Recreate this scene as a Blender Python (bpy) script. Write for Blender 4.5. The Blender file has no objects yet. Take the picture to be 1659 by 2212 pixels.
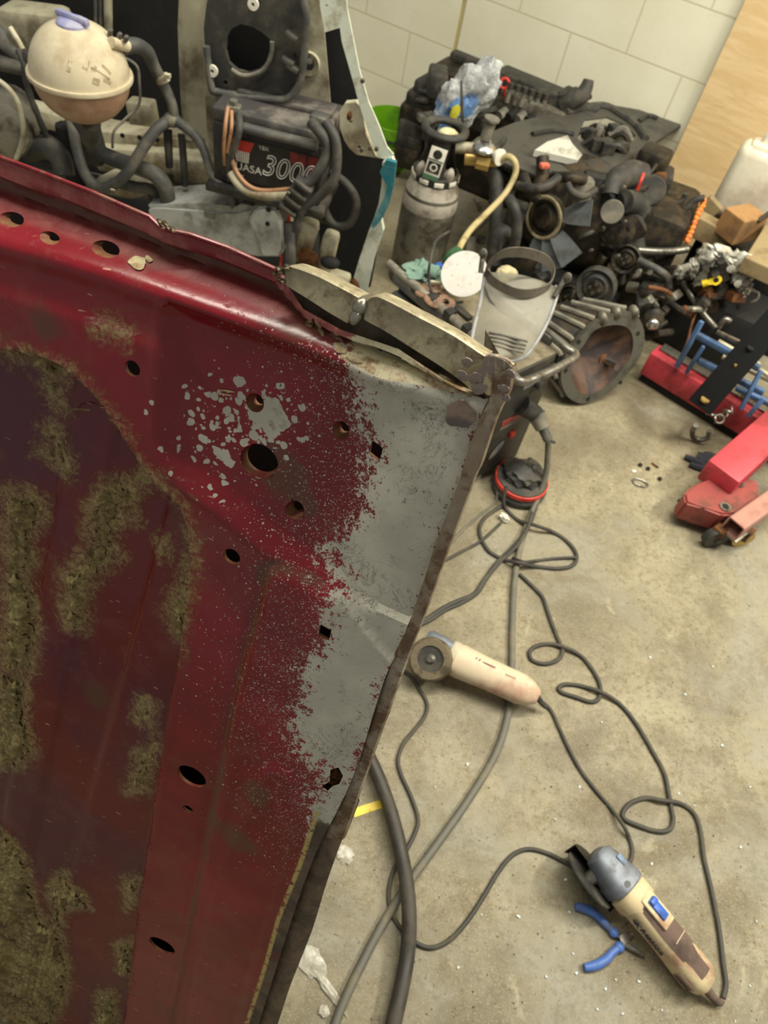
import bpy, bmesh, math, random
from mathutils import Vector, Matrix, noise as mnoise
from mathutils.geometry import delaunay_2d_cdt
C = bpy.context.scene
COL = C.collection
rnd = random.Random(7)
PI = math.pi
def V(*a): return Vector(a)

# ------------------------------------------------------------------ camera
W, H, FPX = 1659.0, 2212.0, 1600.0
CX, CY = W / 2, H / 2
CAMZ = 1.50
_up = V(320, 1279, FPX).normalized()          # world up in camera axes (from the vanishing point of the uprights)
_f = V(0, 0, -1)
_y = (_f - _f.dot(_up) * _up).normalized()
_x = _y.cross(_up).normalized()
ROT = Matrix((_x, _y, _up))                   # camera axes -> world
EYE = V(0, 0, CAMZ)
cam_data = bpy.data.cameras.new('camera')
cam = bpy.data.objects.new('camera', cam_data); COL.objects.link(cam)
cam.matrix_world = Matrix.Translation(EYE) @ ROT.to_4x4()
cam_data.sensor_fit = 'HORIZONTAL'; cam_data.sensor_width = 36.0
cam_data.lens = FPX / W * 36.0
cam_data.clip_start = 0.02
cam_data.dof.use_dof = True
cam_data.dof.focus_distance = 0.62
cam_data.dof.aperture_fstop = cam_data.lens / 2.4
C.camera = cam

# ------------------------------------------------------------------ world, lamps, exposure
vs = C.view_settings
vs.view_transform = 'Standard'; vs.look = 'None'; vs.gamma = 1.0; vs.exposure = 0.10
vs.use_curve_mapping = False
w = bpy.data.worlds.new('room_air'); C.world = w; w.use_nodes = True
w.node_tree.nodes['Background'].inputs[0].default_value = (0.95, 0.94, 0.86, 1)
w.node_tree.nodes['Background'].inputs[1].default_value = 0.32
def strip_light(name, loc, size, power, rz=0.0, col=(1.0, 0.95, 0.80)):
    l = bpy.data.lights.new(name, 'AREA'); l.shape = 'RECTANGLE'
    l.size, l.size_y = size; l.energy = power; l.color = col
    o = bpy.data.objects.new(name, l); COL.objects.link(o)
    o.location = loc; o.rotation_euler = (0, 0, rz)
    return o
strip_light('ceiling_tube', (0.9, 1.5, 3.0), (1.5, 0.14), 62, 0.35)
strip_light('ceiling_tube', (-0.5, 1.0, 3.0), (1.8, 0.12), 40, 0.35)
strip_light('ceiling_tube', (2.3, 1.2, 2.8), (1.5, 0.14), 95, 1.2)

# ------------------------------------------------------------------ pixels to places
def ray(px, py):
    return ROT @ V((px - CX), -(py - CY), -FPX)
def F(px, py, z=0.0):                         # where the line of sight meets the level z
    d = ray(px, py); return EYE + d * ((z - CAMZ) / d.z)
def D(px, py, dep):                           # a point at camera depth dep
    return EYE + ray(px, py) * (dep / FPX)
def Pn(px, py, p0, n):                        # on the plane through p0 with normal n
    d = ray(px, py); return EYE + d * ((p0 - EYE).dot(n) / d.dot(n))
def Y(px, py, y):                             # on the upright plane y
    d = ray(px, py); return EYE + d * (y / d.y)
def proj(p):
    q = ROT.transposed() @ (p - EYE); return (CX + FPX * q.x / -q.z, CY - FPX * q.y / -q.z)

# ------------------------------------------------------------------ objects, names, labels
WL = {}
def empty(name, loc, label, cat, group=None):
    o = bpy.data.objects.new(name, None); COL.objects.link(o); o.location = loc
    o.empty_display_size = 0.05
    WL[o] = Vector(loc); tag(o, label, cat, group); return o
def tag(o, label=None, cat=None, group=None, kind=None):
    if label: o['label'] = label
    if cat: o['category'] = cat
    if group: o['group'] = group
    if kind: o['kind'] = kind
    return o
def obj(name, bm, m, parent=None, smooth=True, label=None, auto=40):
    if isinstance(bm, tuple):
        b = bmesh.new(); vs_ = [b.verts.new(v) for v in bm[0]]
        for f in bm[1]:
            try: b.faces.new([vs_[i] for i in f])
            except ValueError: pass
        bm = b
    bmesh.ops.recalc_face_normals(bm, faces=bm.faces[:])
    me = bpy.data.meshes.new(name)
    if bm.verts:
        lo = V(*[min(v.co[i] for v in bm.verts) for i in range(3)]); hi = V(*[max(v.co[i] for v in bm.verts) for i in range(3)])
        c = (lo + hi) / 2
    else: c = V(0, 0, 0)
    for v in bm.verts: v.co -= c
    bm.to_mesh(me); bm.free()
    if smooth:
        for p in me.polygons: p.use_smooth = True
        me.set_sharp_from_angle(angle=math.radians(auto))
    o = bpy.data.objects.new(name, me); COL.objects.link(o)
    for mm in (m if isinstance(m, (list, tuple)) else [m]): me.materials.append(mm)
    WL[o] = c
    if parent is not None:
        o.parent = parent; o.location = c - WL[parent]
    else: o.location = c
    if label: o['label'] = label
    return o
def thing(name, bm, m, label, cat, group=None, smooth=True, auto=40):
    return tag(obj(name, bm, m, None, smooth, None, auto), label, cat, group)

# ------------------------------------------------------------------ shapes
def frame(ax, hint=None):                     # 3x3 with z along ax
    z = Vector(ax).normalized()
    h = Vector(hint) if hint is not None else (V(0, 0, 1) if abs(z.z) < .9 else V(1, 0, 0))
    x = (h - h.dot(z) * z).normalized(); y = z.cross(x)
    return Matrix((x, y, z)).transposed()
def spline(pts, sub=6, closed=False):
    P = [Vector(p) for p in pts]; n = len(P)
    if n < 3 or sub <= 1: return P
    out = []
    rng = range(n if closed else n - 1)
    for i in rng:
        if closed: a, b, c, d = P[(i - 1) % n], P[i], P[(i + 1) % n], P[(i + 2) % n]
        else: a, b, c, d = P[max(i - 1, 0)], P[i], P[i + 1], P[min(i + 2, n - 1)]
        for k in range(sub):
            t = k / sub
            out.append(.5 * ((2 * b) + (c - a) * t + (2 * a - 5 * b + 4 * c - d) * t * t + (3 * b - a - 3 * c + d) * t ** 3))
    if not closed: out.append(P[-1])
    return out
def tube(pts, r, n=8, sub=6, bm=None, closed=False, cap=True, rib=None):
    bm = bm or bmesh.new()
    rs = r if isinstance(r, (list, tuple)) else None
    P = spline(pts, sub, closed); N = len(P)
    rings = []; prev = None
    for i, p in enumerate(P):
        if closed: t = P[(i + 1) % N] - P[i - 1]
        else: t = P[min(i + 1, N - 1)] - P[max(i - 1, 0)]
        if t.length < 1e-9: t = V(0, 0, 1)
        t.normalize()
        if prev is None: x = frame(t).col[0].copy()
        else:
            x = prev - prev.dot(t) * t
            x = x.normalized() if x.length > 1e-6 else frame(t).col[0].copy()
        prev = x; y = t.cross(x)
        if rs:
            f = i / (N - 1) * (len(rs) - 1); k = min(int(f), len(rs) - 2); rr = rs[k] + (rs[k + 1] - rs[k]) * (f - k)
        else: rr = r
        if rib: rr *= 1 + rib[0] * math.sin(i * rib[1])
        rings.append([bm.verts.new(p + (x * math.cos(a) + y * math.sin(a)) * rr) for a in [2 * PI * k / n for k in range(n)]])
    for i in range(N if closed else N - 1):
        A, B = rings[i], rings[(i + 1) % N]
        for k in range(n): bm.faces.new((A[k], A[(k + 1) % n], B[(k + 1) % n], B[k]))
    if cap and not closed:
        bm.faces.new(rings[0][::-1]); bm.faces.new(rings[-1])
    return bm
def box(c, s, R=None, bev=0.0, bm=None, seg=2):
    bm = bm or bmesh.new(); R = R or Matrix.Identity(3)
    b2 = bmesh.new(); bmesh.ops.create_cube(b2, size=1)
    for v in b2.verts: v.co = V(v.co.x * s[0], v.co.y * s[1], v.co.z * s[2])
    if bev: bmesh.ops.bevel(b2, geom=b2.edges[:], offset=bev, segments=seg, affect='EDGES', profile=.5)
    return merge(bm, b2, R, c)
def merge(bm, b2, R=None, c=(0, 0, 0)):
    R = R or Matrix.Identity(3); c = Vector(c); mp = {}
    for v in b2.verts: mp[v] = bm.verts.new(R @ v.co + c)
    for f in b2.faces:
        try: nf = bm.faces.new([mp[v] for v in f.verts]); nf.material_index = f.material_index
        except ValueError: pass
    b2.free(); return bm
def lathe(prof, c, ax=(0, 0, 1), n=24, bm=None, hint=None, sx=1.0, cap=True):   # prof: (radius, height)
    bm = bm or bmesh.new(); R = frame(ax, hint); c = Vector(c); rings = []
    for r, h in prof:
        if r < 1e-6: rings.append([bm.verts.new(c + R @ V(0, 0, h))])
        else: rings.append([bm.verts.new(c + R @ V(r * math.cos(2 * PI * k / n) * sx, r * math.sin(2 * PI * k / n), h)) for k in range(n)])
    for A, B in zip(rings, rings[1:]):
        for k in range(n):
            k2 = (k + 1) % n
            if len(A) == 1 and len(B) == 1: continue
            if len(A) == 1: bm.faces.new((A[0], B[k2], B[k]))
            elif len(B) == 1: bm.faces.new((A[k], A[k2], B[0]))
            else: bm.faces.new((A[k], A[k2], B[k2], B[k]))
    if cap:
        if len(rings[0]) > 1: bm.faces.new(rings[0][::-1])
        if len(rings[-1]) > 1: bm.faces.new(rings[-1])
    return bm
def cyl(a, b, r, n=16, bm=None, r2=None, bev=0.0):
    a, b = Vector(a), Vector(b); L = (b - a).length; r2 = r if r2 is None else r2
    if bev: pr = [(r - bev, 0), (r, bev), (r2, L - bev), (r2 - bev, L)]
    else: pr = [(r, 0), (r2, L)]
    return lathe(pr, a, b - a, n, bm)
def ringz(c, ax, r0, r1, h, n=28, bm=None, hint=None):      # a flat ring with thickness
    return lathe([(r0, 0), (r1, 0), (r1, h), (r0, h), (r0, 0)], c, ax, n, bm, hint, cap=False)
def prism(poly, d, bm=None):                  # closed polygon of 3-D points pushed along d
    bm = bm or bmesh.new(); d = Vector(d)
    A = [bm.verts.new(Vector(p)) for p in poly]; B = [bm.verts.new(Vector(p) + d) for p in poly]
    n = len(A)
    bm.faces.new(A); bm.faces.new(B[::-1])
    for k in range(n): bm.faces.new((A[k], B[k], B[(k + 1) % n], A[(k + 1) % n]))
    return bm
def rrect(w_, h_, r, n=4):
    out = []
    for cx, cy, a0 in ((w_ / 2 - r, h_ / 2 - r, 0), (-w_ / 2 + r, h_ / 2 - r, 90), (-w_ / 2 + r, -h_ / 2 + r, 180), (w_ / 2 - r, -h_ / 2 + r, 270)):
        for k in range(n + 1):
            a = math.radians(a0 + 90 * k / n); out.append((cx + r * math.cos(a), cy + r * math.sin(a)))
    return out
def plate(loops, R, c, th, bm=None):          # 2-D outline with holes, given thickness, put in a frame
    bm = bm or bmesh.new(); pts = []; edges = []; faces = []
    for L in loops:
        o = len(pts); n = len(L); pts += [V(p[0], p[1]) for p in L]
        edges += [(o + k, o + (k + 1) % n) for k in range(n)]
    res = delaunay_2d_cdt(pts, edges, [], 0, 1e-7)
    vv, ee, ff = res[0], res[1], res[2]
    R = R or Matrix.Identity(3); c = Vector(c)
    A = [bm.verts.new(c + R @ V(p.x, p.y, 0)) for p in vv]; B = [bm.verts.new(c + R @ V(p.x, p.y, th)) for p in vv]
    cnt = {}
    for f in ff:
        m = sum((vv[i] for i in f), V(0, 0)) / len(f)
        if sum(inside(m, L) for L in loops) % 2 == 0: continue
        bm.faces.new([A[i] for i in f][::-1]); bm.faces.new([B[i] for i in f])
        for k in range(len(f)):
            e = (f[k], f[(k + 1) % len(f)]); cnt[e] = 1
    for (a, b) in list(cnt):
        if (b, a) not in cnt: bm.faces.new((A[a], A[b], B[b], B[a]))
    return bm
def inside(p, L):
    c = False; n = len(L); x, y = p[0], p[1]
    for i in range(n):
        x1, y1 = L[i][0], L[i][1]; x2, y2 = L[i - 1][0], L[i - 1][1]
        if (y1 > y) != (y2 > y) and x < (x2 - x1) * (y - y1) / (y2 - y1) + x1: c = not c
    return c
def blob(c, s, R=None, sub=3, amp=.15, fr=3.0, seed=0, bm=None):
    bm = bm or bmesh.new(); R = R or Matrix.Identity(3); b2 = bmesh.new()
    bmesh.ops.create_icosphere(b2, subdivisions=sub, radius=1)
    for v in b2.verts:
        k = 1 + amp * mnoise.fractal(v.co * fr + V(seed * 3.1, seed, 0), 1, 2, 3)
        v.co = V(v.co.x * s[0], v.co.y * s[1], v.co.z * s[2]) * k
    return merge(bm, b2, R, c)
def loft(rows, bm=None, close=False):         # rows of equal count 3-D points
    bm = bm or bmesh.new(); G = [[bm.verts.new(Vector(p)) for p in r] for r in rows]
    for A, B in zip(G, G[1:]):
        n = len(A)
        for k in range(n if close else n - 1):
            bm.faces.new((A[k], A[(k + 1) % n], B[(k + 1) % n], B[k]))
    return bm
def solid(bm, th):                            # thicken an open sheet
    bmesh.ops.recalc_face_normals(bm, faces=bm.faces[:])
    bmesh.ops.solidify(bm, geom=bm.faces[:], thickness=th); return bm
def arc(c, R, r, a0, a1, n):
    return [Vector(c) + R @ V(r * math.cos(math.radians(a0 + (a1 - a0) * k / n)), r * math.sin(math.radians(a0 + (a1 - a0) * k / n)), 0) for k in range(n + 1)]
def RZ(a): return Matrix.Rotation(math.radians(a), 3, 'Z')
def RX(a): return Matrix.Rotation(math.radians(a), 3, 'X')
def RYm(a): return Matrix.Rotation(math.radians(a), 3, 'Y')

# ------------------------------------------------------------------ materials
class N:
    def __init__(s, name):
        s.m = bpy.data.materials.new(name); s.m.use_nodes = True; s.t = s.m.node_tree; s.b = s.t.nodes['Principled BSDF']
        s.tc = s.t.nodes.new('ShaderNodeTexCoord')
    def new(s, k, **kw):
        n = s.t.nodes.new(k)
        for a, v in kw.items(): setattr(n, a, v)
        return n
    def link(s, a, b): s.t.links.new(a, b)
    def noise(s, scale, det=4, rough=.6, vec=None, dist=0.0):
        n = s.new('ShaderNodeTexNoise'); n.inputs['Scale'].default_value = scale; n.inputs['Detail'].default_value = det
        n.inputs['Roughness'].default_value = rough; n.inputs['Distortion'].default_value = dist
        s.link(vec or s.tc.outputs['Object'], n.inputs['Vector']); return n.outputs['Fac']
    def voro(s, scale, feat='F1', out='Distance', vec=None, rand=1.0):
        n = s.new('ShaderNodeTexVoronoi', feature=feat); n.inputs['Scale'].default_value = scale
        n.inputs['Randomness'].default_value = rand
        s.link(vec or s.tc.outputs['Object'], n.inputs['Vector']); return n.outputs[out]
    def attr(s, name):
        n = s.new('ShaderNodeAttribute', attribute_name=name); return n.outputs['Fac']
    def math(s, op, a, b=None, clamp=False):
        n = s.new('ShaderNodeMath', operation=op, use_clamp=clamp)
        for i, x in enumerate((a, b)):
            if x is None: continue
            if isinstance(x, (int, float)): n.inputs[i].default_value = x
            else: s.link(x, n.inputs[i])
        return n.outputs[0]
    def ramp(s, fac, lo, hi, a=0.0, b=1.0):
        n = s.new('ShaderNodeMapRange', interpolation_type='SMOOTHSTEP')
        s.link(fac, n.inputs[0])
        for i, x in enumerate((lo, hi, a, b)): n.inputs[i + 1].default_value = x
        return n.outputs[0]
    def col(s, c):
        n = s.new('ShaderNodeRGB'); n.outputs[0].default_value = (*c, 1); return n.outputs[0]
    def mix(s, fac, a, b):
        n = s.new('ShaderNodeMix', data_type='RGBA')
        if isinstance(fac, (int, float)): n.inputs[0].default_value = fac
        else: s.link(fac, n.inputs[0])
        for i, x in ((6, a), (7, b)):
            if isinstance(x, tuple): n.inputs[i].default_value = (*x, 1)
            else: s.link(x, n.inputs[i])
        return n.outputs[2]
    def bump(s, h, st=.3, dist=.002, nrm=None):
        n = s.new('ShaderNodeBump'); n.inputs['Strength'].default_value = st; n.inputs['Distance'].default_value = dist
        s.link(h, n.inputs['Height'])
        if nrm is not None: s.link(nrm, n.inputs['Normal'])
        return n.outputs[0]
    def set(s, color=None, rough=None, metal=None, normal=None, **kw):
        for k, x in (('Base Color', color), ('Roughness', rough), ('Metallic', metal), ('Normal', normal)) + tuple((a.replace('_', ' '), v) for a, v in kw.items()):
            if x is None: continue
            i = s.b.inputs[k]
            if isinstance(x, tuple): i.default_value = (*x, 1) if i.type == 'RGBA' else x
            elif isinstance(x, (int, float)): i.default_value = x
            else: s.link(x, i)
        return s.m
def srgb(r, g, b):
    return tuple((x / 255 / 12.92 if x / 255 <= .04045 else ((x / 255 + .055) / 1.055) ** 2.4) for x in (r, g, b))
def MAT(name, c, dirt=None, amt=.5, sc=12.0, rough=.5, metal=0.0, bump=.0, bsc=60.0, fine=0.15, **kw):
    n = N(name); c2 = dirt or tuple(x * .6 for x in c)
    f = n.ramp(n.noise(sc, 5, .65), .62 - amt * .35, .78 - amt * .2)
    col_ = n.mix(f, c, c2)
    g = n.noise(sc * 9, 3, .7)
    col_ = n.mix(n.math('MULTIPLY', n.ramp(g, .4, .8), fine), col_, tuple(x * .45 for x in c))
    r = n.math('ADD', n.math('MULTIPLY', f, .25), rough, True)
    nm = n.bump(n.noise(bsc, 4, .6), bump, .002) if bump else None
    return n.set(col_, r, metal, nm, **kw)
# ------------------------------------------------------------------ the room
def concrete():
    n = N('stained_concrete')
    a = n.noise(3.4, 7, .68, dist=.3); b = n.noise(13, 7, .75); c = n.noise(90, 5, .75); d = n.noise(260, 3, .75)
    k = n.mix(n.ramp(a, .33, .68), srgb(108, 99, 77), srgb(152, 143, 117))
    k = n.mix(n.ramp(b, .5, .72, 0, .75), k, srgb(112, 99, 73))
    k = n.mix(n.ramp(n.noise(5.1, 6, .75, dist=1.2), .58, .70, 0, .5), k, srgb(180, 171, 144))
    k = n.mix(n.ramp(c, .46, .68, 0, .75), k, srgb(100, 89, 66))
    k = n.mix(n.ramp(d, .55, .68, 0, .55), k, srgb(190, 183, 158))
    k = n.mix(n.ramp(n.noise(2.3, 6, .7, dist=.8), .48, .64, 0, .7), k, n.mix(n.ramp(c, .4, .6), srgb(122, 118, 102), srgb(152, 148, 132)))
    s = n.ramp(n.noise(1.1, 5, .6, dist=1.5), .57, .72, 0, .75)      # oil stains
    k = n.mix(s, k, srgb(92, 82, 66))
    sp = n.voro(38, 'F1'); k = n.mix(n.math('MULTIPLY', n.ramp(sp, .05, .12, 1, 0), n.ramp(n.noise(4, 2), .55, .65)), k, srgb(58, 50, 40))
    nm = n.bump(n.math('ADD', c, n.math('MULTIPLY', b, .7)), .28, .004)
    return n.set(k, n.ramp(b, .3, .7, .5, .8), 0.0, nm)
M_floor = concrete()
bm = bmesh.new()
box((0.3, 1.6, -.05), (7.4, 5.6, .1), bm=bm)
tag(obj('floor', bm, M_floor, smooth=False), kind='structure')

WDIR = V(math.cos(math.radians(-21.5)), math.sin(math.radians(-21.5)), 0)   # along the wall, to the right
WN = V(-WDIR.y, WDIR.x, 0) * -1                                             # out of the wall, to the room
WP = F(1490, 545)

def wallp(px, py, off=0.0): return Pn(px, py, WP + WN * off, WN)
def blockwall():
    n = N('painted_blockwork')
    br = n.new('ShaderNodeTexBrick', offset=.5)
    mp = n.new('ShaderNodeMapping'); n.link(n.tc.outputs['UV'], mp.inputs[0]); n.link(mp.outputs[0], br.inputs[0])
    br.inputs['Scale'].default_value = 1.0; br.inputs['Brick Width'].default_value = .45; br.inputs['Row Height'].default_value = .21
    br.inputs['Mortar Size'].default_value = .0035; br.inputs['Mortar Smooth'].default_value = .25
    br.inputs['Color1'].default_value = br.inputs['Color2'].default_value = (1, 1, 1, 1); br.inputs['Mortar'].default_value = (0, 0, 0, 1)
    k = n.mix(n.ramp(n.noise(3, 5, .6), .3, .7), srgb(232, 227, 200), srgb(242, 238, 214))
    k = n.mix(n.ramp(n.noise(30, 4, .6), .6, .8, 0, .35), k, srgb(206, 198, 164))
    m = br.outputs['Color']
    k = n.mix(n.math('SUBTRACT', 1.0, m), k, srgb(212, 205, 172))
    nm = n.bump(m, .35, .004, n.bump(n.noise(120, 4, .7), .25, .002))
    return n.set(k, .62, 0.0, nm)
M_wall = blockwall()
def uvbox(o, ax, org):                                                     # metres along the wall and up
    me = o.data; uv = me.uv_layers.new(name='UVMap')
    for p in me.polygons:
        for li in p.loop_indices:
            c = me.vertices[me.loops[li].vertex_index].co + o.location
            uv.data[li].uv = ((c - org).dot(ax), c.z)
RW = Matrix((WDIR, -WN, V(0, 0, 1))).transposed()
jt = wallp(985, 90)                                                         # the movement joint
jt0 = V(jt.x, jt.y, 0)
crs = wallp(1051, 100).z % .21
bm = bmesh.new()
box(jt0 + WDIR * (-1.509) - WN * .05 + V(0, 0, 1.25), (3.0, .1, 2.5), RW, bm=bm)
box(jt0 + WDIR * (1.509) - WN * .05 + V(0, 0, 1.25), (3.0, .1, 2.5), RW, bm=bm)
wo = obj('wall_back', bm, M_wall, smooth=False); tag(wo, kind='structure')
uvbox(wo, WDIR, jt0 - V(0, 0, 0) + WDIR * .009)
for l in wo.data.uv_layers[0].data: l.uv = (l.uv[0], l.uv[1] - crs + .9)
M_mastic = MAT('joint_filler', srgb(196, 180, 128), srgb(150, 136, 92), .4, 8, .6)
tag(obj('trim_1', box(jt0 + V(0, 0, 1.25) - WN * .008, (.018, .012, 2.5), RW), M_mastic, smooth=False), kind='structure')

def plywood():
    n = N('plywood')
    mp = n.new('ShaderNodeMapping'); n.link(n.tc.outputs['UV'], mp.inputs[0])
    mp.inputs['Scale'].default_value = (1.0, 7.0, 1)
    mp.inputs['Rotation'].default_value = (0, 0, 0.25)
    g = n.noise(3.0, 5, .6, mp.outputs[0], dist=1.4)
    k = n.mix(n.ramp(g, .35, .65), srgb(222, 190, 138), srgb(236, 208, 160))
    k = n.mix(n.ramp(n.noise(14, 4, .6, mp.outputs[0], 1.0), .52, .7, 0, .4), k, srgb(206, 166, 114))
    return n.set(k, .55, 0.0, n.bump(g, .1, .001))
M_ply = plywood()
e0, e1 = wallp(1560, 0, .02), wallp(1452, 330, .02)
pb = V(e1.x, e1.y, .02)
bm = box(pb + WDIR * .62 + WN * .0 + V(0, 0, 1.2), (1.22, .018, 2.36), RW, bev=.001)
po = thing('plywood_sheet', bm, M_ply, 'tall pale plywood sheet fixed flat on the cream block wall', 'plywood', smooth=False)
uvbox(po, WDIR, pb)
# ------------------------------------------------------------------ the red door panel in front
_az = math.radians(12); _tl = math.radians(19.5)
PNH = V(-math.sin(_az), -math.cos(_az), 0)
PN = PNH * math.cos(_tl) + V(0, 0, math.sin(_tl))        # towards the viewer
PU = V(math.cos(_az), -math.sin(_az), 0)                 # along the top edge, to the right
PV = PNH * math.sin(_tl) - V(0, 0, 1) * math.cos(_tl)    # down the panel
PO = D(1105, 790, .432)
def uv(px, py, wo=0.0):
    q = Pn(px, py, PO + PN * wo, PN) - PO; return V(q.dot(PU), q.dot(PV))
def P3(u, v, w_=0.0): return PO + PU * u + PV * v + PN * w_
def Pp(px, py, w_=0.0): return Pn(px, py, PO + PN * w_, PN)
def pl(pts, w_=0.0): return [uv(x, y, w_) for x, y in pts]
def sdist(p, L, closed=False):               # signed distance to a polyline, positive on its right-hand side
    best = 1e9; sg = 1
    n = len(L)
    for i in range(n if closed else n - 1):
        a, b = L[i], L[(i + 1) % n]; ab = b - a; ap = p - a
        t = max(0, min(1, ap.dot(ab) / max(ab.length_squared, 1e-12))); d = (ap - ab * t).length
        if d < best - 1e-9:
            best = d; sg = 1 if ab.x * ap.y - ab.y * ap.x > 0 else -1
    return best * sg
def sstep(x, a, b):
    t = max(0, min(1, (x - a) / (b - a))); return t * t * (3 - 2 * t)
VMAX = (PO.z - .014) / math.cos(_tl)

ridge = spline([p.to_3d() for p in pl([(-260, 455), (-100, 487), (0, 520), (110, 550), (230, 588), (420, 655), (620, 727), (760, 785), (820, 812), (900, 830), (1000, 856), (1062, 864)])], 4)
ridge = [p.to_2d() for p in ridge]
lip = pl([(-260, 245), (-100, 305), (0, 343), (200, 415), (330, 468), (362, 492), (420, 505), (500, 533), (610, 580), (680, 655), (760, 696), (880, 738), (1000, 806), (1062, 838)], -.028)
open_edge = spline([p.to_3d() for p in pl([(-260, 745), (0, 764), (60, 772), (130, 800), (200, 862), (260, 950), (320, 1040), (375, 1090), (398, 1150), (402, 1230), (392, 1330), (370, 1480), (342, 1640), (318, 1800), (290, 1990), (262, 2212), (235, 2420)])], 4)
open_edge = [p.to_2d() for p in open_edge]
crease1 = [p.to_2d() for p in spline([p.to_3d() for p in pl([(352, 690), (352, 800), (348, 900), (352, 965), (385, 1030), (470, 1090), (580, 1180), (690, 1258), (790, 1300)])], 4)]
crease2 = [p.to_2d() for p in spline([p.to_3d() for p in pl([(690, 1262), (600, 1225), (572, 1245), (556, 1320), (512, 1480), (470, 1700), (440, 1850), (395, 2080), (370, 2212), (330, 2420)])], 4)]
embo = [p.to_2d() for p in spline([p.to_3d() for p in pl([(395, 2260), (420, 2080), (470, 1870), (520, 1760), (556, 1672), (590, 1646), (640, 1668), (652, 1740), (625, 1830), (560, 2040), (510, 2230)])], 4)]
hem_in = [p.to_2d() for p in spline([p.to_3d() for p in pl([(1062, 850), (1031, 914), (990, 1040), (927, 1214), (869, 1387), (834, 1460), (776, 1645), (733, 1742), (688, 1830), (640, 1960), (560, 2212), (500, 2400)])], 3)]
seam = pl([(690, 1740), (651, 1859), (605, 1974), (575, 2082), (533, 2212), (470, 2400)])
primer_poly = pl([(762, 775), (750, 820), (745, 870), (775, 930), (790, 990), (776, 1060), (768, 1110), (735, 1170), (688, 1222), (715, 1245), (742, 1272), (712, 1310), (716, 1390), (665, 1410), (655, 1450), (662, 1500), (628, 1560), (650, 1610), (695, 1640), (690, 1690), (672, 1730), (690, 1790), (740, 1790), (790, 1640), (900, 1400), (1000, 1130), (1080, 900), (1090, 828), (1000, 820), (900, 800), (820, 792)])
ridge_t = ridge
def lookup(L, u):
    for a, b in zip(L, L[1:]):
        if a.x <= u <= b.x or (b is L[-1] and u > b.x): 
            t = (u - a.x) / max(b.x - a.x, 1e-9); return a.y + (b.y - a.y) * t
    return L[0].y
dents = [(uv(x, y), r, a) for x, y, r, a in ((840, 1130, .02, .0012), (900, 900, .015, -.001), (880, 1020, .018, .001), (820, 1430, .02, -.0012), (760, 1560, .016, .001), (900, 1270, .02, -.0008), (700, 1330, .02, .0012), (650, 620, .03, -.002))]
HOLES = []                                   # (centre, radii, turn, collar, square)
def hole(px, py, rx, ry, collar=0.0, sq=False, wo=0.0):
    if wo:
        wo = 0.0
        for _ in range(30): wo = wo * .6 + .4 * relief(uv(px, py, wo))
    c = uv(px, py, wo); du = (uv(px + rx, py, wo) - c).length; dv = abs((uv(px, py + ry, wo) - c).y)
    HOLES.append((c, du, dv, collar, sq))
def fold(z, k=.0033):                        # soft corner between face and shelf (slope .62)
    return 1.95 * k * math.log1p(math.exp(z / k)) if z < .1 else 1.95 * z
def relief(p):
    vr = lookup(ridge, p.x); vl = lookup(lip, p.x); dz = vr - p.y
    if dz > 0:                               # above the ridge: the shelf, the gutter and the lip
        t = dz / max(vr - vl, .004); W_ = vr - vl
        w_ = -.0016 - fold(dz) + 1.95 * max(0, t - .40) * W_
        w_ -= .007 * sstep(t, .37, .46)
        w_ += .013 * sstep(t, .62, .72)
        w_ -= .06 * W_ * max(0, t - .72)
        return w_
    return -.0016 - fold(dz) + front(p) * sstep(-dz, .003, .020)
def front(p):
    w_ = 0.0
    so = sdist(p, open_edge)                 # + is inside the opening
    w_ -= .026 * sstep(so, -.003, .004)
    w_ += .002 * math.exp(-(so / .006) ** 2)
    s1 = sdist(p, crease1)
    if so < 0:
        f1 = max(0, min(1, (s1 + .008) / .014))
        w_ -= .0135 * (1 - f1) * (1 - sstep(p.x, uv(690, 1000).x, uv(900, 1000).x))
        w_ += .0010 * math.exp(-((s1 - .008) / .003) ** 2) * (1 - sstep(p.x, uv(600, 1200).x, uv(690, 1260).x))
        s2 = sdist(p, crease2)
        w_ += .006 * sstep(-s2, -.004, .004) * sstep(s1, -.004, .01)
        w_ -= .003 * math.exp(-((s2) / .005) ** 2) * sstep(s1, -.004, .01)
        s3 = sdist(p, embo)
        w_ += .0038 * (sstep(s3, -.0045, .0045))
        fl = sdist(p, lowfold); w_ -= .004 * sstep(fl, -.004, .006) * sstep(-so, .004, .02)
    else:
        for x0, dw in ((uv(280, 1300).x, .006), (uv(150, 1300).x, -.004), (uv(60, 1300).x, .004)):
            xx = x0 - (p.y - uv(280, 1300).y) * .10
            w_ += dw * sstep(p.x, xx - .004, xx + .004)
    for c, r, a in dents:
        w_ += a * math.exp(-((p - c).length / r) ** 2)
    w_ += .0004 * mnoise.noise(V(p.x * 40, p.y * 40, 0)) 
    return w_
lowfold = pl([(-260, 575), (0, 632), (180, 690), (330, 745), (372, 800)])[::-1]

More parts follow.
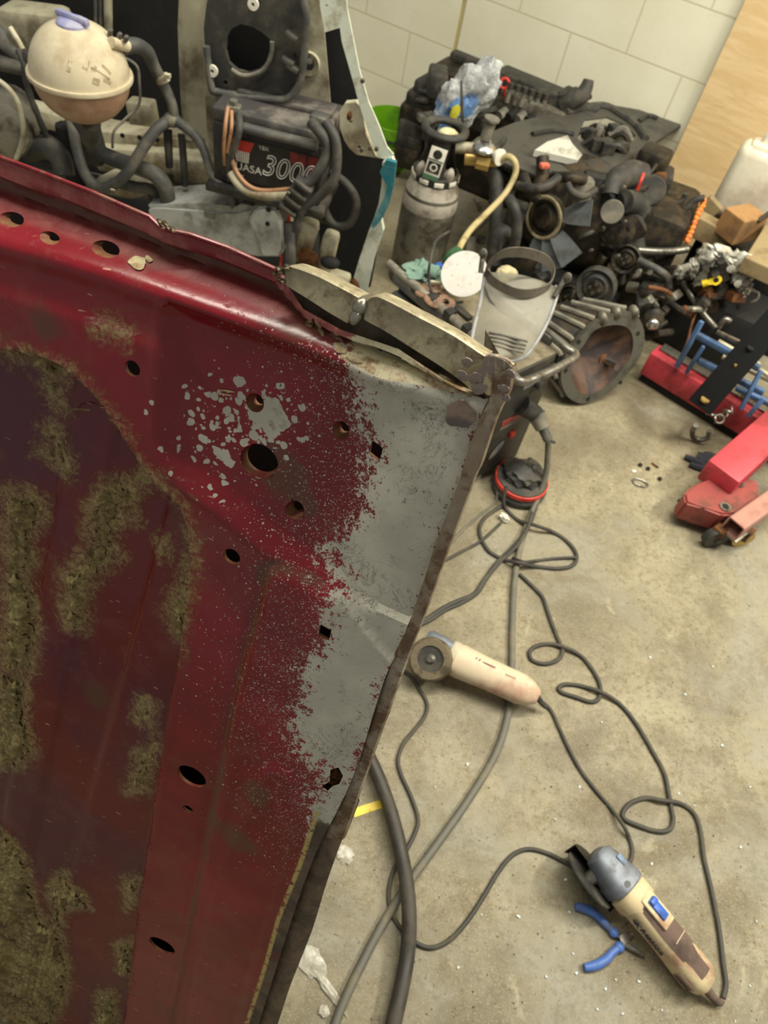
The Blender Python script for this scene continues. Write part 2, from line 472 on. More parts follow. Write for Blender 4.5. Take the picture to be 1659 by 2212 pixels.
hole(286, 796, 16, 17, 0, False, -.004); hole(551, 870, 19, 21, .004, False, -.010); hole(737, 930, 19, 21, .004, False, -.008); hole(557, 998, 38, 34, .003, False, -.010)
hole(634, 1104, 18, 18, .004, False, -.01); hole(501, 1202, 17, 16, 0, False, -.004); hole(412, 1680, 28, 20); hole(404, 1751, 10, 7); hole(348, 2046, 23, 14)
hole(812, 974, 14, 16, 0, True, -.004); hole(707, 1358, 12, 13, 0, True)
hole(25, 474, 24, 11, .004, False, -.030); hole(107, 514, 22, 9, .002, False, -.030); hole(228, 538, 29, 12, .004, False, -.030)
WOOL = [
    [(-60, 752), (0, 756), (60, 768), (135, 795), (210, 862), (262, 948), (300, 1010), (340, 1040), (385, 1092), (406, 1160), (408, 1240), (398, 1330), (372, 1420), (346, 1400), (330, 1350), (356, 1300), (378, 1230), (374, 1140), (352, 1112), (300, 1072), (252, 1085), (256, 1060), (300, 1040), (262, 985), (222, 935), (196, 880), (150, 832), (100, 812), (72, 850), (86, 905), (62, 895), (40, 850), (28, 810), (0, 790), (-60, 790)],
    [(40, 950), (70, 950), (90, 985), (108, 1020), (102, 1058), (70, 1030), (30, 1005), (62, 990)],
    [(-40, 1090), (10, 1092), (48, 1110), (46, 1150), (20, 1200), (28, 1250), (10, 1280), (36, 1330), (44, 1380), (30, 1480), (-40, 1490)],
    [(185, 1070), (250, 1060), (250, 1165), (225, 1140), (205, 1200), (222, 1235), (195, 1260), (150, 1300), (140, 1400), (110, 1390), (92, 1360), (100, 1290), (90, 1265), (120, 1250), (150, 1210), (150, 1120)],
    [(262, 1590), (268, 1550), (285, 1540), (304, 1555), (300, 1590), (280, 1598)],
    [(310, 1622), (318, 1640), (304, 1680), (296, 1720), (280, 1745), (240, 1748), (258, 1715), (268, 1670), (290, 1650)],
    [(85, 1930), (118, 1925), (130, 1950), (160, 1965), (168, 1998), (130, 1996), (112, 2010), (110, 2060), (128, 2120), (124, 2180), (100, 2230), (60, 2330), (-80, 2350), (-80, 1800), (0, 1846), (24, 1885), (40, 1960), (60, 2030), (84, 2018), (70, 1985)],
    [(-50, 1480), (20, 1500), (22, 1580), (40, 1660), (10, 1690), (-50, 1700)],
    [(240, 1935), (278, 1930), (262, 1990), (246, 2000)], [(225, 2075), (262, 2060), (268, 2140), (232, 2140)], [(190, 2175), (225, 2172), (232, 2260), (186, 2260)],
    [(305, 1206), (328, 1200), (330, 1225), (312, 1228)],
    [(204, 704), (262, 718), (256, 730), (216, 720)],
]
WOOLUV = [pl(q) for q in WOOL]
WBOX = [(min(p.x for p in L) - .012, max(p.x for p in L) + .012, min(p.y for p in L) - .012, max(p.y for p in L) + .012) for L in WOOLUV]
pts, edges = [], []
def addloop(L):
    o = len(pts); pts.extend(L); n = len(L); edges.extend((o + k, o + (k + 1) % n) for k in range(n))
loops = []
for c, a, b, col_, sq in HOLES:
    L = []
    if sq: 
        for x, y in rrect(2 * a, 2 * b, .0008, 2): L.append(c + V(x * 1 + y * .05, y + x * .12))
    else:
        for k in range(28): L.append(c + V(a * math.cos(2 * PI * k / 28), b * math.sin(2 * PI * k / 28)))
    loops.append(L)
rust_hole = [c for c in pl([(718, 1655), (735, 1650), (745, 1668), (737, 1685), (722, 1690), (712, 1700), (700, 1690), (716, 1680)])]
loops.append(rust_hole)
bnd_top = [V(lookup(lip, 0) and p.x, p.y) for p in lip]
sk_lo = seam[::-1]
bnd = bnd_top + hem_in[1:]
bnd = [p for p in bnd if p.y < VMAX - .002]
# lower border at the floor, then up the far left side
ue = hem_in[-1]; du = (hem_in[-1].x - hem_in[-4].x) / (hem_in[-1].y - hem_in[-4].y)
bnd.append(V(bnd[-1].x + du * (VMAX - bnd[-1].y), VMAX)); UL = lip[0].x
k = 24
for i in range(1, k + 1): bnd.append(V(bnd[len(bnd) - i].x * 0 + (bnd[-i].x if False else (hem_in[-1].x + (UL - hem_in[-1].x) * i / k)), VMAX))
for i in range(1, 24): bnd.append(V(UL, VMAX + (lip[0].y - VMAX) * i / 24))
addloop(bnd)
for L in loops: addloop(L)
st = .0033; vmin = min(p.y for p in lip); ix = 0
umax = .02; vv = vmin
while vv < VMAX:
    uu = UL + (st / 2 if ix % 2 else 0)
    stv = st if vv < .42 else st * 1.8
    while uu < umax:
        p = V(uu, vv)
        ok = inside(p, bnd)
        if ok:
            for L, h in zip(loops, HOLES + [None]):
                c = L[0]
                if (p - c).length < .09 and inside(p, L): ok = False; break
        if ok and abs(p.y - lookup(ridge, p.x)) < .0118: ok = False
        if ok: pts.append(p)
        uu += stv
    vv += stv * .87; ix += 1
uu = UL + .002
while uu < ridge[-1].x:
    for k in range(-13, 14):
        p = V(uu, lookup(ridge, uu) + k * .00085)
        if inside(p, bnd) and not any((p - L[0]).length < .09 and inside(p, L) for L in loops): pts.append(p)
    uu += .0026
res = delaunay_2d_cdt(pts, edges, [], 0, 1e-6)
PVv, PF = res[0], res[2]
bm = bmesh.new()
pv = []; masks = []
def gauss(p, c, r): return math.exp(-((p - c).length / r) ** 2)
spotc = [(uv(x, y), r) for x, y, r in ((460, 950, .026), (440, 1000, .022), (530, 910, .022), (560, 925, .02), (420, 880, .016), (590, 940, .014))]
greasec = [(uv(x, y), r) for x, y, r in ((600, 1060, .02), (560, 1010, .018), (470, 1000, .0), (640, 1120, .012), (560, 1240, .01), (175, 1545, .025), (560, 1700, .02), (520, 1800, .025), (640, 690, .02), (90, 700, .02), (300, 560, .014))]
for p in PVv:
    wv = relief(p); pv.append(bm.verts.new(P3(p.x, p.y, wv)))
    spr = sdist(p, primer_poly, True) * 1.0
    insd = inside(p, primer_poly); spr = abs(spr) if insd else -abs(spr)
    spot = sum(gauss(p, c, r) for c, r in spotc)
    gre = sum(gauss(p, c, r) for c, r in greasec if r)
    s2 = abs(sdist(p, crease2)); gre += .8 * math.exp(-(s2 / .006) ** 2)
    so = sdist(p, open_edge); gre += .55 * math.exp(-(so / .008) ** 2)
    vr = lookup(ridge, p.x); vl = lookup(lip, p.x); t = (vr - p.y) / max(vr - vl, .004)
    shelf = sstep(t, .14, .32)
    gut = math.exp(-((t - .53) / .11) ** 4) * (t > 0)
    filler = sstep(p.x, uv(690, 700).x, uv(800, 800).x) * sstep(t, -.30, -.02)
    sl = sdist(p, seam)
    bare = sstep(-sl, .0, .003) * sstep(p.y, uv(690, 1735).y, uv(690, 1790).y)
    wl = -.02
    for L, (xa, xb, ya, yb) in zip(WOOLUV, WBOX):
        if xa < p.x < xb and ya < p.y < yb:
            d = abs(sdist(p, L, True)); wl = max(wl, d if inside(p, L) else -d)
    masks.append((wl, spr, spot, gre, shelf, gut, filler, bare, sl if p.y > seam[0].y else 1.0, 1.0 if so > 0 else 0.0))
for f in PF:
    m = sum((PVv[i] for i in f), V(0, 0)) / len(f)
    if not inside(m, bnd): continue
    if any((m - L[0]).length < .1 and inside(m, L) for L in loops): continue
    try: bm.faces.new([pv[i] for i in f])
    except ValueError: pass
bm.verts.index_update()
ids = [i for i, v in enumerate(pv) if v.link_faces]
keep = [masks[i] for i in ids]
for v in [v for v in pv if not v.link_faces]: bm.verts.remove(v)

def red_paint():
    n = N('old_red_paint')
    P = n.attr; spr, spot, gre, shelf, gut = P('primer'), P('spots'), P('grease'), P('shelf'), P('gutter')
    filler, bare, sl, deep = P('filler'), P('bare'), P('seamdist'), P('inner')
    red = n.mix(n.ramp(n.noise(9, 5, .6), .35, .7), srgb(108, 9, 21), srgb(132, 14, 30))
    red = n.mix(deep, red, n.mix(n.ramp(n.noise(5, 2), .4, .6), srgb(100, 6, 16), srgb(82, 7, 38)))
    dust = n.ramp(n.noise(16, 6, .7, dist=.6), .50, .72, 0, .45)
    red = n.mix(dust, red, srgb(120, 66, 56))
    # overspray: dense dots near the grey, single drops in the cluster
    mnf = n.noise(520, 3, .7); mnc = n.noise(120, 5, .7); mnb = n.noise(30, 4, .6)
    edge = n.math('ADD', n.math('MULTIPLY', spr, 38.0), n.math('MULTIPLY', n.math('SUBTRACT', mnf, .5), 2.6))
    edge = n.math('ADD', edge, n.math('MULTIPLY', n.math('SUBTRACT', mnc, .5), 3.2))
    edge = n.math('ADD', edge, n.math('MULTIPLY', n.math('SUBTRACT', mnb, .5), 1.2))
    pm = n.ramp(edge, -.06, .06)
    wv = n.new('ShaderNodeVectorMath', operation='ADD'); n.link(n.tc.outputs['Object'], wv.inputs[0])
    nt = n.new('ShaderNodeTexNoise'); nt.inputs['Scale'].default_value = 130; n.link(n.tc.outputs['Object'], nt.inputs['Vector'])
    sc_ = n.new('ShaderNodeVectorMath', operation='SCALE'); n.link(nt.outputs['Color'], sc_.inputs[0]); sc_.inputs['Scale'].default_value = .005
    n.link(sc_.outputs[0], wv.inputs[1])
    def drops(scale, size, dens):            # dens: value 0..1 share of the cells that carry a drop
        d = n.voro(scale, 'F1', 'Distance', wv.outputs[0]); c = n.voro(scale, 'F1', 'Color', wv.outputs[0])
        sp = n.new('ShaderNodeSeparateColor'); n.link(c, sp.inputs[0])
        r = n.math('MULTIPLY', n.math('ADD', n.math('MULTIPLY', sp.outputs[1], .7), .3), size)
        on = n.math('LESS_THAN', sp.outputs[0], dens)
        return n.math('MULTIPLY', on, n.math('LESS_THAN', d, r))
    o0 = n.ramp(n.math('ADD', n.math('MULTIPLY', spot, .75), n.math('MULTIPLY', n.math('SUBTRACT', n.noise(70, 3, .5), .5), 2.4)), 1.27, 1.31)
    o0 = n.math('MULTIPLY', o0, n.math('GREATER_THAN', spot, .3))
    far = n.ramp(spr, -.14, -.004, .0, 1.0)
    o1 = drops(115, .40, n.math('MULTIPLY', spot, .95)); o2 = drops(170, .42, n.math('MULTIPLY', spot, .75))
    o1 = n.math('MAXIMUM', o1, drops(74, .36, n.math('MULTIPLY', spot, .6)))
    o3 = drops(420, .34, n.math('ADD', n.math('MULTIPLY', far, .24), n.math('MULTIPLY', spot, .12)))
    o4 = drops(800, .4, n.math('MULTIPLY', n.math('POWER', far, 3.0), .55))
    allow = n.math('MULTIPLY', n.math('SUBTRACT', 1.0, deep), 1.0)
    dr = n.math('MAXIMUM', n.math('MAXIMUM', n.math('MAXIMUM', o0, o1), o2), n.math('MAXIMUM', o3, o4))
    dr = n.math('MAXIMUM', n.math('MULTIPLY', dr, n.math('SUBTRACT', 1.0, n.math('MULTIPLY', deep, .85))), pm)
    dr = n.math('MULTIPLY', dr, n.ramp(shelf, .2, .8, 1, .15))
    grey = n.mix(n.ramp(n.noise(20, 5, .6), .4, .7), srgb(178, 175, 160), srgb(196, 192, 176))
    crk = n.noise(36, 6, .75, dist=1.2); ck = n.math('ABSOLUTE', n.math('SUBTRACT', crk, .5))
    grey = n.mix(n.math('MULTIPLY', n.ramp(ck, .0, .012, 1, 0), n.ramp(n.noise(17, 3), .52, .60)), grey, srgb(66, 60, 48))
    grey = n.mix(n.ramp(n.noise(34, 4, .7), .60, .74, 0, .6), grey, srgb(120, 104, 90))
    grey = n.mix(n.math('MULTIPLY', n.ramp(n.noise(190, 4, .8), .60, .68), n.ramp(n.noise(18, 3), .50, .60)), grey, srgb(52, 48, 40))
    # grease, rust and filler
    k = n.mix(n.math('MULTIPLY', n.ramp(n.math('ADD', gre, n.math('MULTIPLY', n.math('SUBTRACT', mnb, .5), 1.3)), .35, .95), .75), red, srgb(84, 56, 36))
    k = n.mix(n.math('MULTIPLY', shelf, n.ramp(n.noise(22, 6, .7, dist=.8), .38, .60, .15, .8)), k, srgb(150, 84, 78))
    k = n.mix(dr, k, grey)
    k = n.mix(n.math('MULTIPLY', gut, .75), k, srgb(88, 58, 44))
    fm = n.ramp(n.math('ADD', filler, n.math('MULTIPLY', n.math('SUBTRACT', n.noise(70, 5, .7), .5), 1.2)), .45, .6)
    fc = n.mix(n.ramp(n.noise(60, 5, .7), .46, .64), srgb(214, 204, 168), srgb(150, 116, 80))
    fc = n.mix(n.ramp(n.noise(160, 4, .7), .6, .72), fc, srgb(64, 50, 36))
    k = n.mix(fm, k, fc)
    bm_ = n.ramp(n.math('ADD', bare, n.math('MULTIPLY', n.math('SUBTRACT', mnc, .5), 1.0)), .35, .6)
    bc = n.mix(n.ramp(n.noise(26, 5, .7, dist=.6), .38, .62), srgb(56, 46, 36), srgb(96, 78, 64))
    bc = n.mix(n.ramp(n.noise(18, 4, .6), .6, .7, 0, .8), bc, srgb(92, 30, 34))
    k = n.mix(bm_, k, bc)
    ys = n.math('MULTIPLY', n.ramp(n.math('ABSOLUTE', n.math('ADD', sl, .0005)), .0012, .0032, 1, 0), n.ramp(n.noise(140, 4, .8), .38, .5))
    k = n.mix(ys, k, srgb(178, 160, 96))
    wl = P('wool')
    wn_ = n.noise(48, 7, .8, dist=2.2); wf = n.noise(260, 4, .8, dist=.8)
    we = n.math('ADD', n.math('MULTIPLY', wl, 90.0), n.math('ADD', n.math('MULTIPLY', n.math('SUBTRACT', wn_, .5), 5.5), n.math('MULTIPLY', n.math('SUBTRACT', wf, .5), 1.4)))
    wm = n.ramp(we, -1.3, .9)
    wc = n.mix(n.ramp(wf, .35, .65), n.mix(n.ramp(wn_, .38, .6), srgb(88, 58, 38), srgb(128, 106, 64)), srgb(166, 150, 100))
    k = n.mix(n.math('MULTIPLY', wm, .95), k, wc)
    # small scratches
    mp = n.new('ShaderNodeMapping'); mp.inputs['Rotation'].default_value = (.3, .2, .5); mp.inputs['Scale'].default_value = (14, 160, 160)
    n.link(n.tc.outputs['Object'], mp.inputs[0])
    scn = n.noise(2.0, 2, .5, mp.outputs[0]); k = n.mix(n.ramp(scn, .735, .75, 0, .7), k, srgb(196, 150, 128))
    rough = n.math('ADD', n.math('MULTIPLY', dust, .35), n.math('ADD', n.math('MULTIPLY', shelf, .30), .22))
    rough = n.math('MAXIMUM', rough, n.math('MULTIPLY', n.math('MAXIMUM', n.math('MAXIMUM', dr, wm), n.math('MAXIMUM', fm, bm_)), .58))
    h = n.math('ADD', n.math('MULTIPLY', dr, .5), n.math('ADD', n.math('MULTIPLY', n.noise(110, 5, .7), n.math('ADD', n.math('MULTIPLY', fm, 1.6), .25)), n.math('ADD', n.math('MULTIPLY', crk, n.math('MULTIPLY', pm, .8)), n.math('MULTIPLY', n.math('ADD', wf, wn_), n.math('MULTIPLY', wm, 2.2)))))
    return n.set(k, rough, 0.0, n.bump(h, .35, .0016), Specular_IOR_Level=.5)
M_red = red_paint()
top = PO + PU * -.25 + PV * .1
panel_base = P3(-.2, VMAX, -.03); panel_base.z = 0
door = empty('door_panel', panel_base, 'large dark red stripped vehicle door panel with grey primer patch, nearest thing standing in the foreground', 'door panel')
skin = obj('inner_skin', bm, M_red, door, auto=60)
for j, nm in enumerate(('wool', 'primer', 'spots', 'grease', 'shelf', 'gutter', 'filler', 'bare', 'seamdist', 'inner')):
    at = skin.data.attributes.new(nm, 'FLOAT', 'POINT')
    at.data.foreach_set('value', [kk[j] for kk in keep])

# collars pressed into the holes, and their wall thickness
M_redin = MAT('red_rim', srgb(112, 24, 30), srgb(120, 84, 50), .7, 60, .45)
for (c, a, b, cl, sq), L in zip(HOLES, loops):
    rows = []
    w0 = [relief(p) for p in L]; 
    for sc_, dw in ((1.0, 0.0), (.99, -.0012), ((.90 if a > .009 else .70) if cl else .99, -.0015 - cl), ((.86 if a > .009 else .56) if cl else .985, -.003 - cl * 1.6)):
        rows.append([P3(*(c + (p - c) * sc_), q + dw) for p, q in zip(L, w0)])
    bm = loft(rows, close=True)
    obj('hole_collar', bm, M_redin, door)
lb = []
for a_, b_ in zip(lip, lip[1:]):
    for q in range(6):
        p = a_.lerp(b_, q / 6)
        if p.x < uv(615, 585).x: lb.append(P3(p.x, p.y, relief(p)))
obj('lip_bead', tube(lb, .0016, 8, 1), MAT('lip_red', srgb(120, 14, 28), srgb(128, 84, 66), .4, 60, .25), door, label='rolled edge of the lip')
# outer skin behind: a thin closed sheet
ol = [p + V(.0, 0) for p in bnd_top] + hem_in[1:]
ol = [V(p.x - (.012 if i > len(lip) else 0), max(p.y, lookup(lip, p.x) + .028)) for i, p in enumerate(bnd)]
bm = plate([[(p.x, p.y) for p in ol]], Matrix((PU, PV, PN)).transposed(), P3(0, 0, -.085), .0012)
M_redback = MAT('dark_cavity_shade', srgb(34, 14, 16), srgb(24, 12, 12), .5, 10, .6)  # cavity shade put into the skin's colour so the holes look black
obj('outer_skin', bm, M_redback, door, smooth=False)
# bare hem along the right edge
M_hem = (lambda n: n.set(n.mix(n.ramp(n.noise(34, 5, .75, dist=.5), .42, .6), n.mix(n.ramp(n.noise(14, 4, .6), .42, .6), srgb(138, 122, 102), srgb(158, 146, 130)), srgb(102, 78, 56)),
                         .42, .35, n.bump(n.noise(120, 5, .7), .4, .0012)))(N('bare_hem_steel'))
hem_out_px = [(1112, 790), (1104, 845), (1078, 897), (1043, 1001), (1025, 1040), (959, 1219), (918, 1332), (889, 1405), (840, 1543), (819, 1600), (744, 1814)]
hem_in_px = [(1060, 850), (1056, 856), (1031, 914), (974, 1079), (990, 1040), (927, 1214), (869, 1387), (834, 1460), (776, 1645), (733, 1742), (722, 1800)]
hi_ = [uv(*p) for p in [(1062, 812), (1056, 862), (1031, 914), (1000, 1006), (990, 1040), (927, 1214), (886, 1340), (856, 1398), (796, 1550), (770, 1614), (700, 1806)]]
ho_ = [uv(*p) for p in hem_out_px]
hi_ = [p.to_2d() for p in spline([p.to_3d() for p in hi_], 4)]; ho_ = [p.to_2d() for p in spline([p.to_3d() for p in ho_], 4)]
rows = []
for a, b in zip(hi_, ho_):
    d = (b - a); wob = .0006 * mnoise.noise(V(a.y * 60, 1, 0))
    rows.append([P3(*(a - V(.02, 0)), -.016), P3(*(a + d * .0), -.012), P3(*(a + d * .03), -.0005), P3(*(a + d * .15), .001 + wob), P3(*(a + d * .55), .0013 + wob), P3(*(a + d * .9), .001 + wob), P3(*(a + d * 1.0 + V(wob, 0)), -.002), P3(*(a + d * .98), -.006), P3(*(a + d * .5), -.010), P3(*(a - V(.022, 0)), -.085)])
obj('edge_hem', loft(rows), M_hem, door)
# lower hem below the patch: dark flange turned back
M_hemlow = (lambda n: n.set(n.mix(n.ramp(n.noise(26, 5, .7, dist=.6), .4, .6), srgb(66, 54, 42), srgb(104, 86, 70)), .45, .1, n.bump(n.noise(90, 5, .7), .4, .0015)))(N('dark_flange'))
lo_out = [uv(*p) for p in [(772, 1740), (742, 1818), (735, 1823), (700, 1920), (669, 2022), (624, 2136), (599, 2212), (520, 2450)]]
lo_in = [uv(*p) for p in [(742, 1728), (712, 1806), (702, 1815), (668, 1912), (638, 2014), (594, 2130), (568, 2206), (488, 2450)]]
lo_in = [p.to_2d() for p in spline([p.to_3d() for p in lo_in], 3)]; lo_out = [p.to_2d() for p in spline([p.to_3d() for p in lo_out], 3)]
rows = [[P3(*(a - V(.035, 0)), -.008), P3(*a, -.003), P3(*(a + (b - a) * .5), -.002), P3(*b, -.006), P3(*(b - V(.006, 0)), -.012), P3(*(b - V(.03, 0)), -.085)] for a, b in zip(lo_in, lo_out) if b.y < VMAX - .003]
obj('lower_flange', loft(rows), M_hemlow, door)

# patch strips along the top right
M_strip = (lambda n: n.set(n.mix(n.ramp(n.noise(85, 6, .75, dist=.3), .44, .68, 0, .8), n.mix(n.ramp(n.noise(30, 4), .4, .6), srgb(148, 138, 112), srgb(176, 166, 134)), srgb(100, 84, 58)),
                           .4, .25, n.bump(n.noise(90, 5, .7), .45, .0012)))(N('dirty_bare_strip'))
def strip(toppx, botpx, wt, wb, name, m, label=None):
    T = spline([Pp(x, y, wt) for x, y in toppx], 4); B = spline([Pp(x, y, wb) for x, y in botpx], 4)
    rows = []
    for a, b in zip(T, B):
        d = b - a
        rows.append([a - PN * .02 + d * .1, a - PN * .004 - d * .02, a - PN * .0008 - d * .02, a + d * .03 + PN * .0008, a + d * .14 + PN * .0002, a + d * .5 - PN * .0006, b, b - PN * .002])
    return obj(name, loft(rows), m, door, label=label)
strip([(618, 578), (632, 576), (680, 592), (730, 616), (778, 642)], [(612, 612), (630, 624), (672, 650), (712, 676), (750, 698)], -.012, -.010, 'repair_strip', M_strip, 'bare grey brown steel strip left of the weld blobs')
strip([(790, 652), (806, 640), (830, 644), (900, 680), (980, 722), (1040, 762), (1056, 770)], [(786, 690), (800, 698), (830, 714), (890, 752), (950, 790), (1000, 826), (1012, 838)], -.010, -.008, 'repair_strip', M_strip, 'bare cream steel strip between weld blobs and corner')
obj('gutter_back', solid(loft([[Pp(x, y, -.020) for x, y in ((600, 590), (700, 628), (780, 668), (900, 706), (1000, 758), (1064, 800))], [Pp(x, y, -.016) for x, y in ((640, 660), (720, 704), (790, 742), (880, 782), (980, 838), (1050, 858))]]), .002), MAT('gutter_dark_brown', srgb(70, 60, 44), srgb(44, 36, 28), .5, 30, .7), door)  # dark brown sheet closing the gutter behind the strips
# folded corner cap with ground weld
M_cap = (lambda n: n.set(n.mix(n.ramp(n.noise(30, 5, .75, dist=1.0), .47, .53), srgb(132, 118, 108), srgb(180, 168, 130)), .5, .3, n.bump(n.noise(150, 4, .7), .5, .001)))(N('ground_corner'))
poly = [(1050, 766), (1072, 770), (1098, 779), (1112, 794), (1108, 826), (1098, 856), (1084, 868), (1066, 850), (1052, 858), (1040, 838), (1018, 846), (1008, 836), (1030, 806)]
bm = prism([Pp(x, y, -.002) for x, y in poly], PN * -.006); bmesh.ops.bevel(bm, geom=[e for e in bm.edges], offset=.001, segments=2, affect='EDGES')
obj('corner_cap', bm, M_cap, door, auto=30)
M_weld = (lambda n: n.set(n.mix(n.ramp(n.noise(60, 4), .4, .6), srgb(124, 116, 100), srgb(150, 146, 136)), .28, .7, n.bump(n.noise(200, 3), .3, .001)))(N('ground_weld'))
def pblob(px, py, rx, ry, rw, w_, name, m, label=None, turn=0, seed=0, amp=.12):
    c = Pp(px, py, w_); s = 1 / FPX * (c - EYE).dot(ROT @ V(0, 0, -1))
    R = Matrix((PU, PV, PN)).transposed() @ RZ(turn)
    return obj(name, blob(c, (rx * s, ry * s, rw), R, 3, amp, 1.6, seed), m, door, label=label)
pblob(777, 662, 15, 20, .005, -.008, 'weld_blob', M_weld, 'shiny ground weld blob', 10, 1)
pblob(768, 684, 13, 19, .005, -.007, 'weld_blob', M_weld, 'shiny ground weld blob', 8, 2)
def pflat(px, py, rx, ry, w_, th, name, m, label=None, turn=0, seed=0, amp=.3, n=26):
    c = Pp(px, py, w_); s = depth0(c) / FPX; L = []
    for k in range(n):
        a = 2 * PI * k / n; r = 1 + amp * mnoise.noise(V(math.cos(a) * 1.3, math.sin(a) * 1.3, seed * 2.3))
        q = V(rx * s * math.cos(a) * r, ry * s * math.sin(a) * r); t_ = math.radians(turn)
        L.append(c + PU * (q.x * math.cos(t_) - q.y * math.sin(t_)) + PV * (q.x * math.sin(t_) + q.y * math.cos(t_)))
    bm = prism(L, PN * th); bmesh.ops.bevel(bm, geom=bm.edges[:], offset=th * .4, segments=1, affect='EDGES')
    return obj(name, bm, m, door, label=label, auto=30)
def depth0(c): return (c - EYE).dot(ROT @ V(0, 0, -1))
M_burr = MAT('grinding_burr', srgb(134, 120, 112), srgb(112, 98, 90), .4, 60, .5, .3)
for i, (x, y, a, b) in enumerate(((1010, 782, 13, 10), (1000, 812, 14, 10), (1028, 815, 14, 16), (1034, 838, 15, 18), (1088, 838, 8, 14), (1094, 858, 8, 9), (1104, 806, 7, 12))):
    pflat(x, y, a, b, -.0022 if i < 4 else .0008, .0010, 'weld_burr', M_burr, None, 20 * i, i, .35)
M_torn = MAT('torn_edge', srgb(46, 38, 30), srgb(150, 130, 96), .5, 200, .5, .6)
def wsolve(px, py):
    q = 0.0
    for _ in range(40): q = q * .6 + .4 * relief(uv(px, py, q))
    return q
M_chip = MAT('bare_filler_chip', srgb(186, 172, 134), srgb(140, 112, 80), .5, 80, .7, 0, .2)
for i, (x, y, a, b, t_) in enumerate(((300, 568, 20, 13, 10), (322, 560, 9, 6, 30), (692, 712, 5, 20, -30), (726, 728, 16, 6, 30), (736, 752, 15, 10, 25), (764, 776, 20, 5, 22), (668, 700, 10, 7, 0), (245, 412, 6, 3, 20), (95, 376, 9, 3, 20), (490, 845, 18, 2, 8), (486, 853, 16, 2, 8))):
    nn = PN * .0005
    q0 = wsolve(x, y); L = []
    for k in range(22):
        an_ = 2 * PI * k / 22; r_ = 1 + .4 * mnoise.noise(V(math.cos(an_) * 1.4, math.sin(an_) * 1.4, i * 3.7)); ct, st_ = math.cos(math.radians(t_)), math.sin(math.radians(t_))
        ex, ey = a * r_ * math.cos(an_), b * r_ * math.sin(an_); qx, qy = x + ex * ct - ey * st_, y + ex * st_ + ey * ct
        wq_ = wsolve(qx, qy); L.append(Pp(qx, qy, wq_) + PN * .0006 + V(0, 0, .0006))
    bm = bmesh.new(); ring_ = [bm.verts.new(p) for p in L]; cv = bm.verts.new(Pp(x, y, q0) + PN * .0009 + V(0, 0, .0009))
    for k in range(22): bm.faces.new((ring_[k], ring_[(k + 1) % 22], cv))
    obj('paint_chip', bm, M_chip, door, label='bare cream chip in the red paint')
for i, (x, y) in enumerate(((345, 478), (358, 484), (366, 492), (374, 496))): pblob(x, y, 8, 4, .002, wsolve(x, y + 4) + .001, 'torn_metal', M_torn, None, 25, i + 9, .5)
# scorched bare patch under the corner
M_scorch = (lambda n: n.set(n.mix(n.ramp(n.noise(30, 4, .6, dist=.5), .4, .62), srgb(146, 124, 108), srgb(98, 86, 84)), .38, .45, n.bump(n.noise(300, 2), .2, .0008)))(N('scorched_steel'))
pflat(994, 894, 30, 34, -.0022, .0007, 'ground_patch', M_scorch, 'scorched brown ground patch below the corner', 15, 4, .3, 40)
# torn metal at the end of the red lip
for i in range(6):
    x, y = 600 + rnd.uniform(-6, 20), 588 + rnd.uniform(-12, 22)
    pblob(x, y, rnd.uniform(4, 9), rnd.uniform(4, 9), .003, -.010, 'torn_metal', M_torn, None, 0, i, .5)
# rust showing through the rotten hole
M_rust = MAT('flaking_rust', srgb(92, 58, 22), srgb(40, 24, 12), .6, 120, .85, .8)
pblob(720, 1678, 24, 28, .002, relief(uv(720, 1678)) - .004, 'rust_flake', M_rust, 'brown rust inside the rotten hole', 0, 3, .3)

